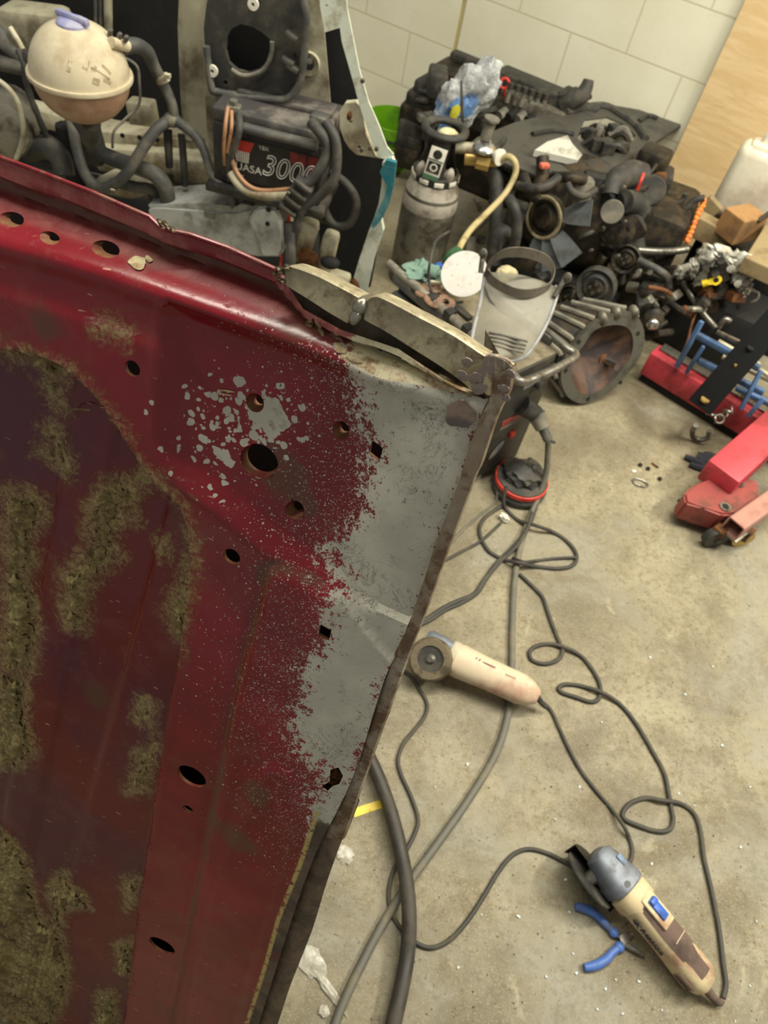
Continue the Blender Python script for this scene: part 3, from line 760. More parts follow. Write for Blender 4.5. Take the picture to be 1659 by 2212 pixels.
# crumbled yellow foam and fibre left inside the opening
M_wool = (lambda n: n.set(n.mix(n.ramp(n.noise(26, 6, .75, dist=.5), .36, .62), n.mix(n.ramp(n.noise(8, 3), .4, .6), srgb(92, 72, 44), srgb(122, 102, 62)), srgb(160, 146, 98)), .95, 0.0, n.bump(n.noise(160, 5, .8), .8, .003)))(N('glue_and_wool'))
for wi, poly in enumerate(WOOL):
    L = pl(poly); g = .0024
    u0, u1 = min(p.x for p in L) - .004, max(p.x for p in L) + .004; v0, v1 = min(p.y for p in L) - .004, min(max(p.y for p in L) + .004, VMAX - .01)
    bm = bmesh.new(); grid = {}
    nu, nv = int((u1 - u0) / g) + 1, int((v1 - v0) / g) + 1
    for i in range(nu):
        for j in range(nv):
            p = V(u0 + i * g, v0 + j * g); d = abs(sdist(p, L, True)); d = d if inside(p, L) else -d
            e = d - .0062 + .011 * mnoise.fractal(V(p.x * 130, p.y * 130, wi), 1, 2, 3)
            if e > -.0002:
                hh = .0003 + min(.006, e * .5) * (1 + .7 * mnoise.fractal(V(p.x * 220, p.y * 220, 9 + wi), 1, 2, 4))
                grid[i, j] = (p, relief(p), max(.0003, hh) if e > .0015 else -.0006)
    vtx = {k: bm.verts.new(P3(p.x, p.y, r + h)) for k, (p, r, h) in grid.items()}
    for (i, j) in grid:
        q = [(i, j), (i + 1, j), (i + 1, j + 1), (i, j + 1)]
        if all(k in vtx for k in q): bm.faces.new([vtx[k] for k in q])
        else:
            q3 = [k for k in q if k in vtx]
            if len(q3) == 3: bm.faces.new([vtx[k] for k in q3])
    # loose fibres
    ks = list(grid)
    for _ in range(min(220, len(ks) // 6)):
        p, r, h = grid[rnd.choice(ks)]; a = rnd.uniform(0, 2 * PI); ln = rnd.uniform(.003, .009)
        q = [P3(p.x + math.cos(a) * ln * t + rnd.uniform(-.001, .001), p.y + math.sin(a) * ln * t + rnd.uniform(-.001, .001), r + h + .002 * math.sin(t * 3)) for t in (0, .4, .7, 1)]
        tube(q, [.0003, .00025, .00015], 3, 2, bm)
    if not len(bm.faces): continue
    obj('wool_residue', bm, M_wool, door, label='crumbled yellow brown wool stuck to the red metal')
# grease-stiffened single strand hanging in the opening
obj('wool_strand', tube([Pp(x, y, -.016) for x, y in ((195, 886), (165, 884), (146, 888), (139, 906))], [.0009, .0007, .0004], 5, 5), M_wool, door)
# ------------------------------------------------------------------ shared materials
M_blk = MAT('black_plastic', srgb(36, 36, 35), srgb(74, 68, 58), .5, 20, .5, 0, .2)
M_rub = MAT('black_rubber', srgb(50, 49, 47), srgb(84, 79, 69), .55, 16, .6, 0, .25)
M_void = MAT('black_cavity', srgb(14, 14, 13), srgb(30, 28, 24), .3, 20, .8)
M_hose = MAT('grey_black_hose', srgb(70, 70, 68), srgb(104, 100, 90), .6, 18, .55, 0, .2)
M_dusty = MAT('dusty_grey', srgb(96, 94, 86), srgb(138, 132, 116), .6, 14, .7, .1, .3)
M_iron = MAT('oily_iron', srgb(44, 41, 36), srgb(82, 70, 52), .55, 18, .5, .5, .4)
M_alu = MAT('dull_aluminium', srgb(146, 142, 128), srgb(86, 80, 66), .5, 20, .45, .6, .3)
M_bright = MAT('bright_steel', srgb(200, 200, 194), srgb(140, 136, 126), .3, 40, .2, .95)
M_steel = MAT('worn_steel', srgb(140, 138, 130), srgb(84, 76, 64), .5, 30, .35, .8, .2)
M_brass = MAT('brass', srgb(196, 166, 98), srgb(140, 112, 60), .4, 40, .35, .6)
M_cream = MAT('dirty_cream_paint', srgb(196, 190, 164), srgb(116, 98, 70), .55, 7, .5, 0, .25)
M_crean2 = MAT('shaded_grimy_cream', srgb(172, 166, 142), srgb(92, 82, 62), .6, 6, .6, 0, .25)  # shaded copy of the dirty cream: bay shade mixed into its colour
M_mint = MAT('pale_mint_paint', srgb(210, 216, 200), srgb(150, 140, 112), .4, 14, .4, 0, .2)
M_teal = MAT('teal_paint', srgb(28, 104, 118), srgb(120, 160, 156), .45, 8, .35)
M_gpaint = MAT('grey_primer_metal', srgb(188, 190, 186), srgb(130, 126, 114), .5, 9, .5, .1, .3)
M_tank = MAT('milky_plastic', srgb(204, 192, 164), srgb(176, 160, 130), .5, 10, .35, 0, .1, Subsurface_Weight=.15, Subsurface_Radius=(.02, .015, .01))
M_tank2 = MAT('coolant_filled_plastic', srgb(186, 152, 124), srgb(150, 116, 92), .5, 9, .35, 0, .1, Subsurface_Weight=.15, Subsurface_Radius=(.02, .012, .01))
M_lav = MAT('lavender_plastic', srgb(140, 142, 184), srgb(170, 168, 184), .5, 26, .45)
M_red = MAT('red_plastic', srgb(214, 62, 48), srgb(150, 40, 36), .4, 30, .5)
M_white = MAT('white_plastic', srgb(226, 222, 208), srgb(196, 188, 168), .4, 20, .5)
M_copper = MAT('tan_wire', srgb(160, 118, 84), srgb(110, 80, 58), .4, 40, .5)
M_yel = MAT('yellow_plastic', srgb(226, 196, 36), srgb(170, 140, 30), .3, 40, .45)
M_blue = MAT('blue_plastic', srgb(50, 98, 190), srgb(40, 66, 120), .4, 30, .45)
M_green = MAT('lime_plastic', srgb(116, 178, 28), srgb(84, 128, 30), .35, 10, .4)
M_rusty = MAT('rust', srgb(116, 74, 40), srgb(70, 46, 30), .6, 30, .8, .2, .4)
def depth(p): return (p - EYE).dot(ROT @ V(0, 0, -1))
def pr(p, px): return px * depth(p) / FPX                       # pixels -> metres at p
XZ = Matrix((V(1, 0, 0), V(0, 0, 1), V(0, -1, 0))).transposed()  # a frame facing the viewer's side of the hall
TOCAM = lambda p: (EYE - p).normalized()
def tx(name, s, c, R, size, m, parent, outline=0.0, shear=0.0, sx=1.0, ext=.0003):
    cu = bpy.data.curves.new(name, 'FONT'); cu.body = s; cu.size = size; cu.shear = shear; cu.extrude = ext
    if outline: cu.fill_mode = 'NONE'; cu.bevel_depth = outline; cu.extrude = 0
    cu.materials.append(m)
    t_ = bpy.data.objects.new(name, cu); COL.objects.link(t_)
    dg = bpy.context.evaluated_depsgraph_get(); me = bpy.data.meshes.new_from_object(t_.evaluated_get(dg))
    bpy.data.objects.remove(t_); bpy.data.curves.remove(cu); me.materials.clear(); me.materials.append(m)
    o = bpy.data.objects.new(name, me); COL.objects.link(o)
    W4 = Matrix.Translation(Vector(c)) @ R.to_4x4() @ Matrix.Diagonal((sx, 1, 1, 1))
    o.parent = parent; WL[o] = Vector(c)
    o.matrix_basis = Matrix.Translation(-WL[parent]) @ W4
    return o
# ------------------------------------------------------------------ stripped van front behind the panel
VY = 1.70
def vp(px, py, dy=0.0): return Y(px, py, VY + dy)
van = empty('van_front', V(-.6, 1.95, 0), 'stripped white van front with open engine bay behind the red panel', 'van')
def vplate(name, poly, dy, th, m, holes=(), parent=None, bev=0.0, smooth=False, label=None):
    f = lambda L: [(vp(x, y, dy).x, vp(x, y, dy).z) for x, y in L]
    bm = plate([f(poly)] + [f(h) for h in holes], XZ, V(0, VY + dy, 0), -th)
    return obj(name, bm, m, parent or van, smooth, label)
def vtube(name, pts, rpx, m, parent=None, n=10, label=None, rib=None, sub=6):
    P = [vp(*p) for p in pts]; r = [pr(P[len(P) // 2], q) for q in rpx] if isinstance(rpx, (list, tuple)) else pr(P[len(P) // 2], rpx)
    return obj(name, tube(P, r, n, sub, rib=rib), m, parent or van, label=label)
def oval(cx, cy, a, b, n=24, rot=0.0): 
    c, s = math.cos(math.radians(rot)), math.sin(math.radians(rot))
    return [(cx + a * math.cos(2 * PI * k / n) * c - b * math.sin(2 * PI * k / n) * s, cy + a * math.cos(2 * PI * k / n) * s + b * math.sin(2 * PI * k / n) * c) for k in range(n)]
# dark depth of the bay
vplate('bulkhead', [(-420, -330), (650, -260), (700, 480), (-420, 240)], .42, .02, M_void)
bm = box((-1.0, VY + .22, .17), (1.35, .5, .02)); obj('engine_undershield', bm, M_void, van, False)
for s_, (x0, x1, y0) in enumerate(((-1.7, -.2, .49),)):
    pass
# pale columns and the inner wing panel
P = [vp(x, y, .16) for x, y in ((388, -60), (384, 60), (388, 180), (396, 300))]; Q = [vp(x, y, .16) for x, y in ((452, -60), (446, 60), (446, 180), (448, 300))]
rows = [[a + V(0, .06, 0), a, a.lerp(b, .35) - V(0, .012, 0), a.lerp(b, .7) - V(0, .008, 0), b, b + V(0, .06, 0)] for a, b in zip(P, Q)]
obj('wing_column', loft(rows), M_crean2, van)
wing = [(430, -40), (710, -40), (700, 60), (712, 200), (722, 330), (700, 400), (450, 330)]
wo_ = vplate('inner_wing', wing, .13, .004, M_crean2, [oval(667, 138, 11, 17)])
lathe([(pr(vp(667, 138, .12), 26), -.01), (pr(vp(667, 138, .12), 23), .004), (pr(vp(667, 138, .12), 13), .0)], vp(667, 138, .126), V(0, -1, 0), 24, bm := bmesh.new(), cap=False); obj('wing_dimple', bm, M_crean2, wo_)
obj('bolt_head', cyl(vp(669, 132, .12), vp(669, 132, .105), .007, 6), M_steel, wo_)
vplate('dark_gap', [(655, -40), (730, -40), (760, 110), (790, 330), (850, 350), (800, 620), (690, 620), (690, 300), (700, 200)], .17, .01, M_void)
# headlamp backing plate with its round opening
outl = [(462, -60), (446, 10), (440, 60), (444, 130), (452, 178), (468, 192), (590, 208), (622, 204), (642, 176), (652, 110), (656, 40), (648, 0), (636, -14), (600, -60)]
hole_ = [(487, 110), (490, 80), (500, 62), (520, 52), (545, 58), (566, 70), (582, 84), (583, 108), (574, 136), (556, 152), (536, 158), (512, 152), (494, 136)]
hl = vplate('headlamp_backing', outl, .06, .012, M_rub, [hole_, oval(487, 178, 5, 5, 10), oval(636, 122, 5, 9, 10)])
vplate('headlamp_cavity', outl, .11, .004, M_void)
rim = [(446, 100, .045), (456, 184, .045), (475, 200, .045), (590, 215, .045), (628, 208, .045), (648, 176, .045), (658, 110, .045), (662, 40, .045), (650, -20, .045)]
vtube('headlamp_rim', rim, 8, M_hose, hl)
vtube('opening_lip', [(x, y, .05) for x, y in ((500, 150), (520, 162), (545, 162), (572, 148), (586, 118), (588, 90))], 5, M_dusty, hl)
for x, y in ((548, 8), (460, 152)):
    c = vp(x, y, .045); ringz(c, V(0, -1, 0), pr(c, 4), pr(c, 12), .006, 18, bm := bmesh.new()); obj('cream_grommet', bm, M_white, hl)
for x, y in ((630, 78), (622, 132), (632, 146)):
    obj('clip', box(vp(x, y, .04), (.03, .02, .012), RYm(20), .003), M_rub, hl)
# pale mint wing strip with brackets
st_ = [(688, -30), (746, -30), (750, 20), (762, 80), (776, 150), (796, 220), (818, 270), (836, 318), (850, 334), (846, 348), (816, 340), (800, 300), (776, 226), (758, 160), (738, 90), (734, 60), (702, 70), (692, 20)]
sp_ = vplate('wing_flange', st_, .02, .006, M_mint, [oval(705, 12, 3, 3, 8), oval(747, 22, 3, 4, 8)])
vplate('headlamp_bracket', [(734, 240), (745, 224), (768, 222), (782, 232), (790, 290), (812, 338), (832, 344), (770, 334), (754, 320), (744, 304), (734, 276)], .03, .02, M_cream, [oval(757, 262, 4, 5, 10), oval(776, 318, 4, 4, 10)])
for x, y, rx, ry in ((755, 250, 6, 10),):
    c = vp(x, y, .012); obj('rust_stain', blob(c, (pr(c, rx), .0015, pr(c, ry)), None, 2, .3, 3, 3), M_rusty, sp_)
for x, y in ((784, 173), (782, 322), (800, 318), (814, 320)):
    c = vp(x, y, .012); obj('bolt_head', cyl(c, c + V(0, -.008, 0), pr(c, 5), 6), M_steel, sp_)
vplate('wing_edge', [(846, 340), (852, 356), (846, 400), (836, 440), (822, 470), (828, 500), (806, 566), (790, 640), (752, 640), (776, 560), (796, 500), (808, 470), (818, 440), (824, 400), (826, 352)], .01, .02, (lambda n: n.set(n.mix(n.ramp(n.noise(9, 3, .5), .40, .5), M_w1, M_w2), .4))(N('x')) if 0 else M_mint, label='pale lower wing edge')
vplate('teal_wing_edge', [(834, 346), (856, 352), (850, 402), (840, 442), (824, 474), (806, 494), (800, 488), (814, 458), (830, 430), (836, 402), (820, 372)], -.004, .012, M_teal, label='teal painted band on the wing edge')
c = vp(768, 622, -.012); obj('rust_stain', blob(c, (pr(c, 9), .003, pr(c, 22)), RYm(-15), 2, .3, 3, 5), M_rusty, van)
# bumper beam
top = [(318, 452), (330, 446), (430, 456), (470, 462), (515, 466), (540, 450), (560, 444), (598, 452), (606, 470), (612, 540), (606, 556), (560, 556), (470, 540), (400, 524), (330, 500)]
bm = prism([vp(x, y, -.04) for x, y in top], V(0, .06, .0)); bmesh.ops.bevel(bm, geom=bm.edges[:], offset=.005, segments=3, affect='EDGES')
bb = obj('bumper_beam', bm, M_gpaint, van, auto=30)
bm = prism([vp(x, y, -.036) for x, y in ((320, 444), (430, 438), (510, 446), (522, 440), (548, 446), (520, 466), (430, 460), (330, 452))], V(0, .10, 0)); obj('beam_top_flange', bm, M_gpaint, van, False)
bm = prism([vp(x, y, -.062) for x, y in ((536, 476), (552, 452), (566, 446), (598, 452), (608, 474), (613, 540), (604, 556), (566, 556))], V(0, .05, 0)); bmesh.ops.bevel(bm, geom=bm.edges[:], offset=.006, segments=3, affect='EDGES'); obj('beam_horn', bm, M_gpaint, bb, auto=30)
for x, y, a, b in ((578, 483, 5, 7), (580, 452, 6, 3)):
    c = vp(x, y, -.0635); obj('beam_hole', cyl(c, c + V(0, -.002, 0), pr(c, a), 12), M_void, bb)
c = vp(453, 465, -.05); obj('beam_slot', box(c, (pr(c, 24), .004, pr(c, 14)), None, .001), M_dusty, bb)
c = vp(456, 462, -.05); obj('beam_bolt', cyl(vp(405, 468, -.042), vp(405, 468, -.05), pr(c, 9), 12), M_dusty, bb)
bm = prism([vp(x, y, .05) for x, y in ((400, 430), (440, 432), (462, 440), (466, 460), (400, 456))], V(0, .06, 0)); obj('grey_block', bm, M_gpaint, van, False)
# cream radiator crossmember and lumps under the hoses
bm = box(vp(330, 300, .20), (.46, .08, .05), RYm(-8), .008); box(vp(330, 300, .24) + V(-.55, 0, -.01), (1.0, .06, .05), None, .008, bm); xm = obj('crossmember', bm, M_cream, van)
for x in (265, 302, 340, 395): 
    c = vp(x, 292 + (x - 265) * .12, .155); obj('crossmember_hole', cyl(c, c + V(0, -.004, 0), .006, 10), M_void, xm)
obj('crossmember_lower', box(vp(345, 345, .16), (.36, .06, .07), RYm(-10), .015), M_cream, van)
obj('support_bracket', box(vp(415, 365, .12), (.09, .07, .08), RYm(-8), .012), M_cream, van)
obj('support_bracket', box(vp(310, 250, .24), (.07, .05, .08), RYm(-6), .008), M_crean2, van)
obj('gearbox_lump', box(vp(398, 410, .10), (.16, .12, .05), RYm(-12), .01), M_iron, van)
obj('oil_cooler', blob(vp(275, 395, .10), (.09, .05, .035), RYm(-14), 3, .1, 2, 2), M_cream, van)
# alternator and pipes on the far left
c = vp(8, 275, .02); alt = obj('alternator', lathe([(.0, 0), (.06, 0), (.075, .012), (.075, .07), (.066, .09), (.045, .10), (.0, .10)], c + V(-.01, .05, 0), V(.25, -1, .1), 28), M_alu, van)
obj('alternator', blob(vp(20, 230, .06), (.06, .05, .05), None, 3, .12, 2, 4), M_dusty, van)
vtube('air_hose', [(60, 330, .03), (100, 318, .03), (130, 340, .02), (140, 380, .0)], [22, 26, 24, 22], M_rub)
vtube('coolant_pipe', [(-60, 122, .06), (10, 138, .05), (60, 148, .05), (90, 150, .05)], 16, M_hose)
vtube('coolant_pipe', [(-40, 40, .08), (0, 70, .07), (12, 100, .06), (50, 128, .06)], 13, M_hose)
vtube('brake_pipe', [(-30, 160, -.03), (8, 182, -.03), (34, 212, -.03), (48, 256, -.03), (49, 300, -.03), (34, 346, -.03)], 5.5, M_cream)
vtube('corrugated_conduit', [(40, 110, .02), (52, 140, .0), (60, 190, .0), (82, 250, .01), (110, 316, .04)], 7, M_rub, rib=(.12, 2.0))
vtube('pale_stub', [(22, 60, .05), (38, 86, .04), (50, 108, .03)], 6, M_cream)
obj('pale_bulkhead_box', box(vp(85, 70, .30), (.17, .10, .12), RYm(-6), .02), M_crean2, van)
vtube('dark_post', [(140, 270, .06), (150, 330, .06), (165, 400, .06)], 20, M_void)
obj('tank_foot', box(vp(196, 300, .05), (.05, .05, .12), RYm(-8), .008), M_rub, van)
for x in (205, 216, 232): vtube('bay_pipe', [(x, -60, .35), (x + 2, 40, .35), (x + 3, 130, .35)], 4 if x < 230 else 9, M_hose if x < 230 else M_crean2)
# expansion tank
tc = vp(174, 160, -.12); TR = pr(tc, 103)
tank = obj('expansion_tank', lathe([(TR * math.cos(a) ** .9 if abs(a) < 1.57 else 0, TR * 1.0 * math.sin(a)) for a in [math.radians(q) for q in range(0, 91, 6)]], tc, (0, 0, 1), 40), M_tank, van, label='milky ball shaped coolant tank, upper half')
lo_ = obj('tank_lower_half', lathe([(TR * .985 * max(0, math.cos(a)) ** .95, TR * .92 * math.sin(a)) for a in [math.radians(q) for q in range(-90, 1, 6)]], tc, (0, 0, 1), 40), M_tank2, tank, label='pinkish lower half with coolant')
obj('tank_seam', lathe([(TR * .99, -.004), (TR * 1.055, -.004), (TR * 1.065, 0), (TR * 1.055, .005), (TR * .985, .005)], tc, (0, 0, 1), 44, cap=False), M_tank, tank)
tp = tc + V(.002, -.004, TR * .93)
cap = obj('tank_cap', lathe([(.031, -.008), (.033, 0), (.032, .006), (.026, .011), (.0, .013)], tp, (0, 0, 1), 28), M_lav, tank)
obj('cap_grip', box(tp + V(0, 0, .014), (.078, .014, .015), RZ(-14), .006), M_lav, cap)
M_mark = MAT('faded_print', srgb(150, 136, 106), srgb(180, 164, 128), .5, 60, .6)
for px, py, a, b in ((150, 143, 4, 11), (186, 140, 6, 10), (203, 148, 5, 6), (230, 150, 12, 3), (218, 158, 22, 1.5), (208, 176, 7, 6), (232, 176, 9, 3)):
    d = ray(px, py).normalized(); oc = EYE - tc; bq = d.dot(oc); disc = bq * bq - (oc.length_squared - (TR * 1.004) ** 2)
    if disc > 0:
        h = EYE + d * (-bq - math.sqrt(disc)); nn = (h - tc).normalized()
        obj('level_mark', box(h, (pr(h, a) * 2, pr(h, b) * 2, .0008), frame(nn, V(1, -.2, 0))), M_mark, tank)
c = vp(268, 90, -.10); sb = obj('tank_spigot', cyl(vp(240, 92, -.12), vp(275, 100, -.08), .011, 14), M_tank, tank)
for x, y in ((62, 122), (68, 140)): obj('tank_ear', box(vp(x, y, -.08), (.022, .02, .022), None, .004), M_rub, tank)
obj('tank_neck', cyl(vp(196, 262, -.1), vp(196, 300, -.04), .022, 18), M_rub, tank)
for x, y in ((238, 70), (258, 78), (272, 84)): obj('spring_clip', box(vp(x, y, -.1), (.008, .012, .014), RYm(20), .002), M_steel, tank)
# hoses
h1 = vtube('overflow_hose', [(262, 104, -.07), (292, 98, -.04), (318, 112, .0), (332, 142, .02), (352, 180, .03), (370, 220, .03), (376, 252, .03)], [14, 15, 14, 13, 12, 11, 11], M_hose, n=14)
c = vp(349, 170, .03); obj('hose_clamp', cyl(vp(347, 162, .03), vp(354, 178, .03), pr(c, 15), 16), M_cream, h1); obj('clamp_screw', box(vp(362, 164, .015), (.012, .012, .008)), M_cream, h1)
obj('hose_tee', blob(vp(372, 258, .03), (.02, .018, .018), None, 3, .08, 2), M_dusty, h1)
vtube('coolant_hose', [(368, 258, .03), (336, 282, .0), (306, 324, -.03), (276, 372, -.05), (244, 400, -.05), (210, 404, -.04), (184, 376, -.03), (168, 330, .0), (158, 280, .03), (150, 250, .05)], 11.5, M_hose, n=12)
vtube('coolant_hose', [(374, 258, .03), (402, 276, .02), (430, 304, .0), (446, 340, -.02), (456, 374, -.03), (474, 396, -.04), (494, 412, -.04), (503, 436, -.03), (503, 462, -.02)], [11, 10, 9, 9, 9, 9], M_hose, n=12)
vtube('radiator_hose', [(180, 300, .08), (210, 326, .05), (250, 345, .03), (300, 362, .0), (338, 380, -.02), (358, 408, -.02), (364, 450, .0)], 17, M_hose, n=14)
vtube('heater_hose', [(258, 394, .02), (292, 404, .0), (324, 408, .0), (350, 424, .02)], 12, M_hose)
vtube('vent_pipe', [(272, 126, .1), (296, 144, .1), (301, 180, .1), (300, 226, .1), (270, 258, .08), (246, 284, .06), (243, 320, .05)], 3, M_dusty)
vtube('loom', [(362, 280, .04), (364, 320, .03), (366, 360, .03)], [10, 9, 8], M_rub); vtube('loom', [(392, 290, .04), (396, 340, .03), (400, 400, .03)], 8, M_rub)
vtube('grey_hose', [(624, 480, -.04), (626, 510, -.05), (628, 540, -.06), (626, 585, -.06)], 11, M_hose, n=12)
vtube('red_wire', [(622, 448, -.04), (624, 470, -.04), (622, 490, -.04)], 4, M_red); vtube('red_wire', [(606, 540, -.05), (608, 556, -.05), (606, 574, -.05)], 3, M_red)
# lower right corner: cream box sections, rust, black grommet
for i, (x, y, a, b) in enumerate(((662, 520, .035, .12), (708, 545, .032, .12))):
    so_ = obj('box_section', box(vp(x, y, .05), (a * 1.3, .05, b), RYm(6), .012), M_cream, van)
c = vp(665, 560, .015); obj('rust_stain', blob(c, (.028, .004, .035), None, 3, .3, 3, 8), M_rusty, van)
obj('sill_plate', box(vp(690, 600, .02), (.16, .10, .03), RYm(4), .01), M_cream, van)
obj('rubber_grommet', blob(vp(713, 567, -.01), (.026, .02, .016), None, 3, .05, 2), M_void, van)
obj('floor_stand', cyl(V(-.32, VY + .1, 0), V(-.32, VY + .1, vp(690, 610, .1).z), .03, 16, r2=.022), M_iron, van)
obj('floor_stand', cyl(V(-1.15, VY + .2, 0), V(-1.15, VY + .2, .2), .05, 16, r2=.03), M_iron, van)
vtube('cable_loop', [(715, 372, .04), (752, 402, .02), (770, 440, .02), (756, 482, .02), (722, 486, .02), (700, 450, .03), (694, 400, .03)], 9, M_rub, n=10)
vtube('cable_loop', [(660, 430, .04), (690, 470, .03), (716, 482, .04)], 6, M_rub)

# ------------------------------------------------------------------ battery
by = VY - .045
bl, br_ = Y(458, 262, by), Y(702, 320, by); zt = (bl.z + br_.z) / 2; zb = Y(660, 438, by).z
bw = br_.x - bl.x; bx = (bl.x + br_.x) / 2
bat = empty('car_battery', V(bx, by + .085, zb), 'black car battery with red and white label standing in the stripped van front', 'battery')
M_case = MAT('battery_case', srgb(38, 36, 35), srgb(66, 62, 56), .4, 20, .5)
M_lid = MAT('battery_lid', srgb(64, 61, 60), srgb(112, 106, 98), .5, 12, .55, 0, .2)
obj('case', box((bx, by + .085, (zt + zb) / 2), (bw, .17, zt - zb), None, .006), M_case, bat)
lid = obj('lid', box((bx, by + .09, zt + .014), (bw + .004, .172, .030), None, .006), M_lid, bat)
obj('lid_rib', box((bx + .01, by + .115, zt + .034), (bw * .86, .06, .014), None, .004), M_lid, lid)
obj('carry_bar', cyl((bx - bw * .36, by - .008, zt + .006), (bx + bw * .44, by - .008, zt + .006), .011, 14), M_hose, bat)
R2 = XZ
lx0, lx1 = bx - bw * .42, bx + bw * .47; lz0, lz1 = zb + .018, zt - .022
lab = obj('label', box(((lx0 + lx1) / 2, by - .0008, (lz0 + lz1) / 2), (lx1 - lx0, .0016, lz1 - lz0)), MAT('label_black', srgb(34, 31, 32), srgb(52, 46, 46), .4, 20, .4), bat, label='black printed label')
M_lr = MAT('label_red', srgb(226, 66, 50), srgb(196, 50, 44), .4, 30, .4); M_lw = MAT('label_white', srgb(228, 224, 214), srgb(196, 190, 180), .4, 30, .4)
lc = lambda u, v: V(lx0 + (lx1 - lx0) * u, by - .0022, lz0 + (lz1 - lz0) * v)
bm = bmesh.new()
for k in range(8):
    a0, a1 = k / 8, (k + .82) / 8
    top_ = [(.10 + .24 * a0, .95), (.10 + .24 * a1, .95)]; mid = [(.145 + .15 * a1, .70), (.145 + .15 * a0, .70)]
    prism([lc(*top_[0]), lc(*top_[1]), lc(*mid[0]), lc(*mid[1])], V(0, .0006, 0), bm)
obj('logo_flare', bm, M_lr, lab, False)
bm = bmesh.new()
for k in range(7):
    a0, a1 = k / 7, (k + .66) / 7
    prism([lc(.145 + .15 * a0, .70), lc(.145 + .15 * a1, .70), lc(.155 + .13 * a1, .44), lc(.155 + .13 * a0, .44)], V(0, .0006, 0), bm)
obj('logo_stem', bm, M_lw, lab, False)
hgt = lz1 - lz0
tx('printed_word', 'YUASA', lc(.075, .24), R2, hgt * .25, M_lw, lab, sx=1.05)
tx('printed_word', 'YBX', lc(.38, .85), R2, hgt * .13, M_lw, lab)
tx('printed_word', '12V', lc(.16, .06), R2, hgt * .11, M_lw, lab)
tx('printed_number', '3000', lc(.41, .28), R2, hgt * .70, M_lw, lab, outline=.0011, shear=.25, sx=.92)
bm = bmesh.new()
for k, (a0, a1) in enumerate(((.70, .78), (.79, .86), (.88, .98))): prism([lc(a0, .97), lc(a1, .97), lc(a1, .55 if k > 1 else .72), lc(a0, .55 if k > 1 else .72)], V(0, .0004, 0), bm)
obj('red_panel', bm, MAT('label_dark_red', srgb(150, 48, 42), srgb(80, 36, 34), .7, 30, .4), lab, False)
def bt(name, pts, rpx, m, n=10): 
    P = [Y(x, y, by + d) for x, y, d in pts]; return obj(name, tube(P, pr(P[0], rpx), n, 6), m, bat)
tm = Y(505, 236, by + .03); te = obj('terminal_clamp', box(tm, (.034, .03, .02), RZ(10), .005), M_alu, bat); obj('terminal_post', cyl(tm, tm + V(0, 0, .02), .009, 14), M_alu, te)
tm2 = Y(690, 258, by + .02); te = obj('terminal_clamp', box(tm2, (.04, .03, .02), RZ(-10), .005), M_hose, bat)
for pts, m in (([(492, 232, .0), (487, 270, -.03), (484, 320, -.035), (486, 356, -.03)], M_copper), ([(500, 240, .0), (500, 280, -.03), (492, 330, -.035)], M_copper)):
    bt('tan_lead', pts, 4.5, m)
bt('black_lead', [(516, 246, .0), (517, 280, -.03), (506, 320, -.035), (496, 350, -.03), (498, 390, -.03)], 8, M_rub)
bt('tan_lead', [(500, 340, -.03), (510, 370, -.04), (535, 400, -.05), (570, 412, -.05), (632, 408, -.05)], 5, M_copper)
bt('grey_lead', [(500, 372, -.03), (515, 395, -.04), (540, 414, -.045), (580, 422, -.05), (640, 420, -.05)], 11, M_cream)
bt('positive_lead', [(672, 264, -.01), (694, 290, -.03), (706, 316, -.03), (700, 350, -.04), (676, 384, -.05), (655, 402, -.06)], 12, M_rub, 12)
bt('positive_lead', [(704, 264, -.01), (724, 300, -.03), (728, 350, -.04), (720, 390, -.05), (690, 424, -.05), (652, 452, -.06), (640, 500, -.06)], 11, M_rub, 12)
obj('connector', box(Y(645, 425, by - .055), (.04, .03, .075), RYm(28), .006), M_blk, bat)
for k in range(4):
    p = Y(657 - k * 11, 398 + k * 17, by - .06); obj('connector_collar', box(p, (.045, .036, .010), RYm(28), .003), M_rub, bat)
obj('battery_tray', box((bx, by + .08, zb - .012), (bw + .03, .2, .02), None, .005), M_blk, van)
# ------------------------------------------------------------------ small bottle with regulator
def up_at(base, px, py):                                       # height where the sight line passes the upright through base
    return Y(px, py, base.y).z
B0 = F(893, 600); B0.z = 0
gb = empty('gas_bottle', B0, 'small dusty grey welding gas bottle with black neck guard standing behind the welder', 'gas bottle')
gr = pr(B0 + V(0, 0, .3), 60)
z_sh = up_at(B0, 925, 420); z_nk = up_at(B0, 935, 378); z_top = up_at(B0, 950, 276)
M_bot = (lambda n: n.set(n.mix(n.ramp(n.noise(12, 5, .7), .42, .62), n.mix(n.ramp(n.noise(5, 3), .4, .6), srgb(104, 100, 88), srgb(124, 120, 106)), srgb(70, 66, 56)), .55, .2, n.bump(n.noise(60, 4), .3, .002)))(N('scuffed_bottle'))
body = obj('bottle_body', lathe([(gr * .9, 0), (gr, .015), (gr, z_sh - .02), (gr * 1.0, z_sh), (gr * .96, z_sh + .02)], B0, (0, 0, 1), 40), M_bot, gb)
obj('bottle_shoulder', lathe([(gr * .985, z_sh - .035), (gr * 1.012, z_sh - .028), (gr * 1.005, z_sh), (gr * .95, z_sh + .022), (gr * .8, z_nk - .004), (gr * .5, z_nk + .006), (.025, z_nk + .03), (.02, z_nk + .05)], B0, (0, 0, 1), 40, cap=False), MAT('dusty_white_shoulder', srgb(178, 170, 156), srgb(120, 112, 100), .6, 20, .6), gb, label='dusty pale shoulder')
nb = B0 + V(.0, 0, z_nk)
